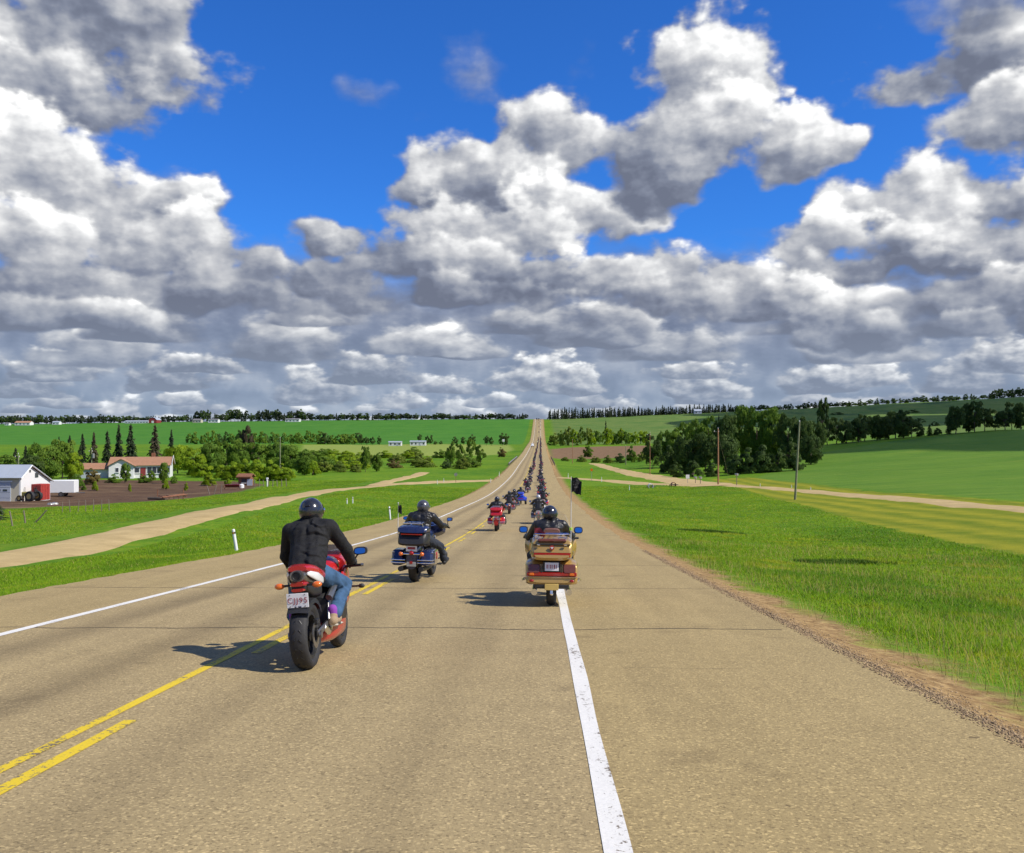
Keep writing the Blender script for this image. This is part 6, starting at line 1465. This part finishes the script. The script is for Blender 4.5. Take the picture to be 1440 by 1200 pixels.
def house():
    xc, yc = at(188, 182)[0], 182 + 4; z = ground(xc, yc - 2) - .1; o = empty('house', (xc, yc, z), R(17)); tag(o, 'white bungalow with orange roof, front gable and low garage wing', 'house')
    W, D, h, rg = 10.8, 7.6, 2.6, 4.05
    def gable_roof(x0, x1, y0, y1, eave, ridge, along, n, ov=.4, nm='roof_course'):
        if along == 'x':
            ym = (y0 + y1) / 2
            for ya in (y0 - ov, y1 + ov):
                ze = eave - (ridge - eave) * ov / ((y1 - y0) / 2)
                for i in range(n):
                    t0, t1 = i / n, (i + 1.12) / n if i < n - 1 else 1.0; q0, q1 = ya + (ym - ya) * t0, ya + (ym - ya) * t1; k0, k1 = ze + (ridge - ze) * t0 + .05, ze + (ridge - ze) * t1
                    a, b = x0 - ov, x1 + ov
                    MB().add([(a, q0, k0), (b, q0, k0), (b, q1, k1), (a, q1, k1), (a, q0, k0 + .07), (b, q0, k0 + .07), (b, q1, k1 + .05), (a, q1, k1 + .05)], [(0, 1, 2, 3), (4, 5, 6, 7), (0, 1, 5, 4), (1, 2, 6, 5), (2, 3, 7, 6), (3, 0, 4, 7)]).build(nm, 'roof_tile', o, False)
        else:
            xm = (x0 + x1) / 2
            for xa in (x0 - ov, x1 + ov):
                ze = eave - (ridge - eave) * ov / ((x1 - x0) / 2)
                for i in range(n):
                    t0, t1 = i / n, (i + 1.12) / n if i < n - 1 else 1.0; q0, q1 = xa + (xm - xa) * t0, xa + (xm - xa) * t1; k0, k1 = ze + (ridge - ze) * t0 + .05, ze + (ridge - ze) * t1
                    MB().add([(q0, y0 - ov, k0), (q0, y1, k0), (q1, y1, k1), (q1, y0 - ov, k1), (q0, y0 - ov, k0 + .07), (q0, y1, k0 + .07), (q1, y1, k1 + .05), (q1, y0 - ov, k1 + .05)], [(0, 1, 2, 3), (4, 5, 6, 7), (0, 1, 5, 4), (1, 2, 6, 5), (2, 3, 7, 6), (3, 0, 4, 7)]).build(nm, 'roof_tile', o, False)
    MB().prism([(-D / 2, 0), (D / 2, 0), (D / 2, h), (0, rg - .02), (-D / 2, h)], -W / 2, W / 2).build('wall', 'white_wall', o)
    gable_roof(-W / 2, W / 2, -D / 2, D / 2, h, rg, 'x', 7)
    MB().prism([(-W / 2 + .0, 0), (-W / 2 + 4.4, 0), (-W / 2 + 4.4, h), (-W / 2 + 2.2, h + 1.15), (-W / 2, h)], -D / 2 - 1.6, -D / 2 + .5, 'Y').build('front_gable', 'white_wall', o)
    gable_roof(-W / 2, -W / 2 + 4.4, -D / 2 - 1.6, -D / 2 + 3.0, h, h + 1.2, 'y', 4)
    def win(x, y, z0, w, hh):
        f = MB().box((x, y, z0), (w, .08, hh)).build('window', 'trim', o); n = max(1, int(w / .7))
        for i in range(n): MB().box((x - w / 2 + w * (i + .5) / n, y - .05, z0), (w / n - .12, .03, hh - .14)).build('pane', 'glass', f)
        MB().box((x, y - .06, z0 - hh / 2 - .05), (w + .2, .14, .07)).build('sill', 'trim', f)
    win(-W / 2 + 1.5, -D / 2 - 1.63, 1.75, .6, .9); win(-W / 2 + 2.6, -D / 2 - 1.63, 1.75, .6, .9); win(2.6, -D / 2 - .03, 1.6, 2.6, 1.3); win(-.6, -D / 2 - .03, 1.6, 1.0, 1.0); win(5.0, -D / 2 - .03, 1.6, .9, 1.0)
    d = MB().box((.55, -D / 2 - .04, 1.05), (.95, .1, 2.1)).build('door', 'barn_red', o); MB().ball((.88, -D / 2 - .12, 1.0), .04, 8).build('handle', 'chrome', d)
    MB().box((2.0, .8, rg + .3), (.7, .7, 1.0), bev=.02).build('chimney', 'rust', o)
    MB().box((W / 2 + .38, -2.1, 3.45), (.06, 4.9, .2), rx=math.atan2(rg - h, D / 2)).build('barge_board', 'trim', o); MB().box((W / 2 + .38, 2.1, 3.45), (.06, 4.9, .2), rx=-math.atan2(rg - h, D / 2)).build('barge_board', 'trim', o)
    MB().prism([(-3.2, 0), (3.4, 0), (3.4, 1.9), (.1, 2.85), (-3.2, 1.9)], -W / 2 - 7.2, -W / 2 - .05).build('garage_wing', 'white_wall', o)
    gable_roof(-W / 2 - 7.2, -W / 2 - .5, -3.2, 3.4, 1.9, 2.9, 'x', 5)
    MB().box((-W / 2 - 4.4, -3.24, .95), (2.6, .08, 1.8)).build('garage_door', 'door_grey', o)
house()
def cottage(name, px, d, w_px, h, label, wall, roof, depth=6.0, roof_h=.8, cat='building', win=3, gambrel=False, rz=0.0, group=None, base=None):
    x, y = at(px, d); w = w_px * d / F_PX; h = h * (.78 if d > 1200 else 1); o = empty(name, (x, y, ground(x, y) - .1), rz); tag(o, label, cat, group); D = depth
    if gambrel:
        pr = [(-w / 2, 0), (w / 2, 0), (w / 2, h * .55), (w * .33, h * .85), (0, h), (-w * .33, h * .85), (-w / 2, h * .55)]
        MB().prism(pr, -D / 2, D / 2, 'Y').build('wall', wall, o); 
        for s in (-1, 1):
            for (a, za), (b, zb) in (((w / 2 + .2, h * .55), (w * .33, h * .87)), ((w * .33, h * .87), (0, h + .1))): MB().add([(s * a, -D / 2 - .3, za), (s * b, -D / 2 - .3, zb), (s * b, D / 2 + .3, zb), (s * a, D / 2 + .3, za), (s * a, -D / 2 - .3, za + .15), (s * b, -D / 2 - .3, zb + .15), (s * b, D / 2 + .3, zb + .15), (s * a, D / 2 + .3, za + .15)], [(0, 1, 2, 3), (4, 5, 6, 7), (0, 1, 5, 4), (1, 2, 6, 5), (2, 3, 7, 6), (3, 0, 4, 7)]).build('roof', roof, o, False)
        MB().box((0, -D / 2 - .05, h * .2), (w * .3, .1, h * .4)).build('door', 'trim', o)
    else:
        MB().prism([(-D / 2, 0), (D / 2, 0), (D / 2, h), (0, h * (1 + roof_h) - .03), (-D / 2, h)], -w / 2, w / 2).build('wall', wall, o)
        for s in (-1, 1): MB().add([(-w / 2 - .3, s * (D / 2 + .3), h - .1), (w / 2 + .3, s * (D / 2 + .3), h - .1), (w / 2 + .3, 0, h * (1 + roof_h)), (-w / 2 - .3, 0, h * (1 + roof_h)), (-w / 2 - .3, s * (D / 2 + .3), h + .05), (w / 2 + .3, s * (D / 2 + .3), h + .05), (w / 2 + .3, 0, h * (1 + roof_h) + .15), (-w / 2 - .3, 0, h * (1 + roof_h) + .15)], [(0, 1, 2, 3), (4, 5, 6, 7), (0, 1, 5, 4), (1, 2, 6, 5), (2, 3, 7, 6), (3, 0, 4, 7)]).build('roof', roof, o, False)
        for i in range(win):
            c = -w / 2 + w * (i + .5) / win; f = MB().box((c, -D / 2 - .03, h * .55), (w / win * .38, .06, h * .42)).build('window', 'glass', o); MB().box((c, -D / 2 - .05, h * .31), (w / win * .45, .08, .1)).build('sill', 'trim', f)
        MB().box((w * .02 + w / win * .5 * (win % 2 == 0) + w / 2 * .0 + (w / win * .5 if win % 2 else 0), -D / 2 - .04, h * .38), (.9, .08, h * .76)).build('door', 'door_grey', o)
    return o
cottage('mobile_home', 556, 640, 18, 2.5, 'white mobile home with low roof left of its longer twin by the hay'.replace(' left of', ' beside'), 'white_wall', 'roof_metal', 3.6, .25, 'mobile home', 3); cottage('mobile_home', 588, 640, 22, 2.7, 'longer white mobile home with a row of windows above the hay field', 'white_wall', 'roof_metal', 3.6, .22, 'mobile home', 4)
cottage('barn', 218, 1270, 11, 9.5, 'red gambrel barn at the end of the long white stable', 'barn_red', 'roof_metal', 16, gambrel=True, cat='barn'); cottage('stable', 194, 1275, 34, 3.2, 'long low white stable adjoining the red barn', 'white_wall', 'roof_metal', 9, .5, 'stable', 8)
cottage('farmhouse', 34, 1270, 22, 4.6, 'distant white farmhouse with reddish roof on the ridge', 'white_wall', 'roof_tile', 10, .6, 'house', 4); cottage('outbuilding', 11, 1275, 6, 3, 'small white hut beside the distant farmhouse', 'white_wall', 'roof_grey', 6, .6, 'shed', 2)
cottage('outbuilding', 80, 1265, 10, 4, 'white shed by itself on the ridge past the farmhouse', 'white_wall', 'roof_metal', 7, .5, 'shed', 2); cottage('farmhouse', 278, 1270, 12, 4, 'small pale house among trees past the red barn', 'cream_wall', 'roof_grey', 8, .7, 'house', 3); cottage('outbuilding', 301, 1265, 14, 5, 'pale boxy shed below the tall ridge trees', 'white_wall', 'roof_grey', 8, .3, 'shed', 3); cottage('outbuilding', 412, 1268, 20, 4, 'long white outbuilding beside the dark ridge belt', 'white_wall', 'roof_grey', 9, .5, 'shed', 4)
cottage('farmhouse', 981, 1290, 10, 5, 'blue-grey house in front of the hilltop spruces', 'door_grey', 'roof_metal', 8, .6, 'house', 2)
x, y = at(345, 158)
cottage('wagon_shed', 346, 158, 16, 1.5, 'dark red-brown lean hut beside the yard hedge', 'rust', 'rust', 2.2, .25, 'hut', 1)

def trailer():
    x, y = at(85, 128); o = empty('cargo_trailer', (x, y, ground(x, y)), R(10)); tag(o, 'long white cargo trailer parked behind the red container', 'trailer')
    MB().box((0, 0, 1.35), (4.2, 2.0, 1.7), bev=.06).build('body', 'white_wall', o)
    for i in range(6): MB().box((-2.0 + .25, -1.02, .75 + i * .24), (1.3, .03, .06)).build('louvre', 'grey', o)
    for s in (-1, 1): w = MB().lathe([(-1.05 * s, 0), (-1.05 * s, .2), (-.85 * s, .2), (-.85 * s, 0)], (0, 0, 0), 16, 'Y').mesh('w'); k = link('wheel', w, M['steel'], o, (.4, 0, .33)); link('tyre', MB().lathe([(-1.06 * s, .2), (-1.06 * s, .33), (-.84 * s, .33), (-.84 * s, .2)], (0, 0, 0), 18, 'Y').mesh('t'), M['rubber'], k)
    MB().tube([(2.1, 0, .5), (3.2, 0, .45)], .06, 6).build('drawbar', 'steel', o)
trailer()
def container():
    x, y = at(57.5, 112.5); o = empty('grain_container', (x, y, ground(x, y)), R(-8)); tag(o, 'upright red metal container standing by the white shed', 'container')
    MB().box((0, 0, 1.05), (1.35, 1.6, 1.9), bev=.03).build('body', 'dark_red', o)
    for s in (-1, 1):
        d = MB().box((s * .33, -.83, 1.05), (.60, .05, 1.7), bev=.01).build('door', 'dark_red', o); MB().tube([(s * .1, -.88, .4), (s * .1, -.88, 1.7)], .02, 6).build('lock_bar', 'steel', d)
    for i in range(5): MB().box((.70, -.6 + i * .3, 1.05), (.05, .1, 1.8)).build('rib', 'dark_red', o)
container()
def tractor():
    x, y = at(44, 111.2); o = empty('tractor', (x, y, ground(x, y)), R(75)); tag(o, 'small olive tractor between the white shed and the red container', 'tractor')
    MB().box((0, .7, .85), (.55, 1.3, .5), bev=.08).build('bonnet', 'tractor', o); MB().box((0, -.2, .75), (.7, .9, .4), bev=.06).build('chassis', 'black', o); MB().box((0, -.5, 1.05), (.5, .45, .12), bev=.04).box((0, -.72, 1.25), (.48, .08, .35), bev=.03).build('seat', 'seat', o)
    for s in (-1, 1):
        for yy, r_, w in ((-.4, .62, .32), (1.15, .36, .2)):
            k = MB().lathe([(s * .45, 0), (s * .45, r_ * .55), (s * (.45 + w), r_ * .55), (s * (.45 + w), 0)], (0, yy, r_), 16).build('wheel', 'yellow_tag', o); MB().lathe([(s * .43, r_ * .55), (s * .43, r_ * .95), (s * (.45 + w / 2), r_), (s * (.47 + w), r_ * .95), (s * (.47 + w), r_ * .55)], (0, yy, r_), 20).build('tyre', 'rubber', k)
    MB().tube([(0, .2, 1.1), (0, -.05, 1.25)], .02, 6).lathe([(1.24, .15), (1.24, .17), (1.26, .17), (1.26, .15)], (0, -.06, 0), 16, 'Z').build('steering_wheel', 'black', o); MB().tube([(.12, 1.0, 1.1), (.12, 1.0, 1.65)], .03, 8).build('exhaust_stack', 'black', o)
tractor()
def blob(name, px, d, r, hh, m, label, cat, n=9, seed=1):
    x, y = at(px, d); g = random.Random(seed); q = [((g.uniform(-r, r) * .6, g.uniform(-r, r) * .6, -.05), (g.uniform(-r, r) * .5, g.uniform(-r, r) * .5, hh * g.uniform(.3, .7)), r * .4, r * .25) for _ in range(n)]
    o = link(name, caps(q, .06, 2, .05, seed), M[m]); o.location = (x, y, ground(x, y)); return tag(o, label, cat)
blob('tarp_heap', 25, 112, .8, .5, 'tarp', 'crumpled orange tarpaulin heap before the shed doors', 'tarpaulin'); blob('rubble_heap', 74, 99, .6, .16, 'galv', 'pale heap of rubble at the edge of the soil', 'rubble', seed=4)
def harrow():
    x, y = at(243, 102); o = empty('harrow', (x, y, ground(x, y)), R(35)); tag(o, 'rusty orange harrow frame lying at the grass edge of the yard', 'farm implement')
    for i in range(5): MB().tube([(-1.4, -.8 + i * .4, .25), (1.4, -.7 + i * .4, .5)], .05, 6).build('bar', 'rust', o)
    for i in range(4): MB().tube([(-1.2 + i * .8, -1, .32), (-1.2 + i * .8, 1.0, .42)], .045, 6).build('cross_bar', 'rust', o)
    for i in range(6): MB().tube([(-1.3 + i * .5, .3, .4), (-1.3 + i * .5, .25, -.05)], .03, 5).build('tine', 'rust', o)
    for a in (-1.35, 1.35): MB().tube([(a, .9, -.05), (a, .9, 1.1)], .05, 6).build('upright', 'rust', o)
harrow()
def implement():
    x, y = at(327, 143); o = empty('seed_drill', (x, y, ground(x, y)), R(15)); tag(o, 'low dark red farm implement beside the rusty hut', 'farm implement')
    MB().box((0, 0, .55), (2.0, .5, .4), bev=.05, taper=(1.05, 1.4)).build('hopper', 'maroon', o); MB().tube([(-1.1, 0, .3), (1.1, 0, .3)], .04, 6).build('axle', 'steel', o)
    for s in (-1, 1): k = MB().lathe([(s * 1.05, .0), (s * 1.05, .06), (s * 1.15, .06), (s * 1.15, 0)], (0, 0, .33), 12).build('wheel', 'rust', o); MB().lathe([(s * 1.06, .27), (s * 1.06, .33), (s * 1.14, .33), (s * 1.14, .27)], (0, 0, .33), 20).build('tyre', 'rust', k)
    for i in range(6): MB().tube([(-.9 + i * .36, -.1, .4), (-.9 + i * .36, -.3, .0)], .03, 5).build('disc_arm', 'rust', o)
    MB().tube([(0, .2, .4), (0, 1.6, .3)], .05, 6).build('drawbar', 'rust', o)
implement()
x, y = at(376, 152); o = empty('water_hydrant', (x, y, ground(x, y)), 0); tag(o, 'white standpipe hydrant at the end of the fence posts', 'hydrant'); MB().tube([(0, 0, 0), (0, 0, 1.25)], .11, 10).build('pipe', 'post_white', o); MB().box((0, 0, 1.3), (.34, .3, .3), bev=.05).build('head', 'post_white', o); MB().tube([(0, -.1, 1.1), (0, -.35, 1.0)], .06, 8).build('spout', 'post_white', o)
x, y = at(340, 148); o = empty('water_tank', (x, y, ground(x, y)), 0); tag(o, 'small white plastic tank beside the low red implement', 'tank'); MB().lathe([(0, 0), (0, .38), (.5, .38), (.62, .2), (.68, .0)], (0, 0, 0), 18, 'Z').build('barrel', 'post_white', o); MB().lathe([(.66, 0), (.66, .12), (.74, .12), (.74, 0)], (0, 0, 0), 12, 'Z').build('lid', 'black', o)
def stake(px, d, h, label, group, tilt=0.0, m='wood', r=.05):
    x, y = at(px, d); o = MB().tube([(0, 0, -.1), (r * .3, 0, h * .5), (0, r * .2, h)], [r, r * .9, r * .8], 7).build('fence_post', m, None); o.location = (x, y, ground(x, y)); o.rotation_euler = (rng.uniform(-.08, .08), tilt, 0); tag(o, label, 'fence post', group)
for i, (px, d, h, t) in enumerate(((18, 58, .95, -.15), (50, 60, 1.1, .75), (36, 60, .8, -.1))): stake(px, d, h, ('upright weathered fence post near the dark young spruce', 'broken pale fence post leaning far over on the lawn', 'short weathered fence post next to the broken one')[i], None, t, 'wood')
for i in range(7): stake(88 + i * 11, 72, .8 + .2 * rng.random(), 'thin pale wire-fence stake standing across the lawn', 'wire-fence stakes on the lawn', rng.uniform(-.1, .1), 'wood', .03)
for i in range(8): stake(358 + i * 6.4, 150, 1.0 + .3 * rng.random(), 'weathered fence post between the rusty hut and the lane', 'fence posts by the hydrant', rng.uniform(-.12, .12), 'wood', .07)
for i, (px, d, t) in enumerate(((295, 118, -.3), (301, 120, .25), (311, 128, .1))): stake(px, d, 1.2, 'leaning fence post at the yard corner by the lane', 'leaning posts at the yard corner', t, 'wood', .06)
x, y = at(221, 101); o = MB().tube([(-1.1, 0, .16), (0, .03, .18), (1.0, .1, .14)], [.15, .17, .13], 9).build('log', 'bark', None); o.location = (x, y, ground(x, y)); o.rotation_euler = (0, 0, R(-15)); tag(o, 'dark log lying on the soil beside the rusty harrow', 'log')
# culvert ends by the turnout
for px, py, lab in ((915, 686, 'pale concrete culvert end by the gravel turnout'), (947, 684, 'dark steel culvert end in the grass by the turnout')):
    x, y = G(px, py); o = empty('culvert', (x, y, ground(x, y)), 0); tag(o, lab, 'culvert'); c_ = 'post_white' if px == 915 else 'rust'
    MB().lathe([(-.6, .35), (-.6, .42), (.6, .42), (.6, .35)], (0, 0, .25), 20, 'Y').build('pipe', c_, o); MB().box((0, -.45, .28), (1.5, .16, .16), bev=.02).build('head_beam', 'wood', o)

# ------------------------------------------------------------------ the cloud whose shade lies over the sown field and the hill
M['cloud'] = simple('cloud_mass', (.86, .86, .87), .95, var=.03, scale=.02)
def thin_cloud():                                                   # some sun always comes through a fair-weather cloud
    nt = M['cloud'].node_tree; bs = nt.nodes['Principled BSDF']; tr = nt.nodes.new('ShaderNodeBsdfTransparent'); mx = nt.nodes.new('ShaderNodeMixShader'); mx.inputs[0].default_value = .43
    nt.links.new(bs.outputs[0], mx.inputs[1]); nt.links.new(tr.outputs[0], mx.inputs[2]); nt.links.new(mx.outputs[0], nt.nodes['Material Output'].inputs[0])
thin_cloud()
def shade_cloud(cx, cy, rx, ry, h, label, seed):
    g = random.Random(seed); q = []
    k = h / sun_dir.z; ox, oy = cx + sun_dir.x * k, cy + sun_dir.y * k
    for _ in range(46):
        a, r = g.uniform(0, 6.283), math.sqrt(g.random()); x, y = rx * r * math.cos(a) * .86, ry * r * math.sin(a) * .86; s = min(rx, ry) * g.uniform(.22, .36) * (1.15 - .5 * r)
        q.append(((x, y, s * .4), (x + g.uniform(-30, 30), y + g.uniform(-20, 20), s * g.uniform(.5, 1.2)), s, s * .75))
    o = link('cloud', caps(q, 9.0, 2, 5.0, seed), M['cloud']); o.location = (ox, oy, h); tag(o, label, 'cloud', kind='stuff')
shade_cloud(290, 268, 222, 92, 430, 'low cumulus cloud whose shade lies over the top of the sown field', 3)
shade_cloud(660, 1130, 540, 270, 430, 'broad cumulus cloud whose shade lies over the far hill', 8)
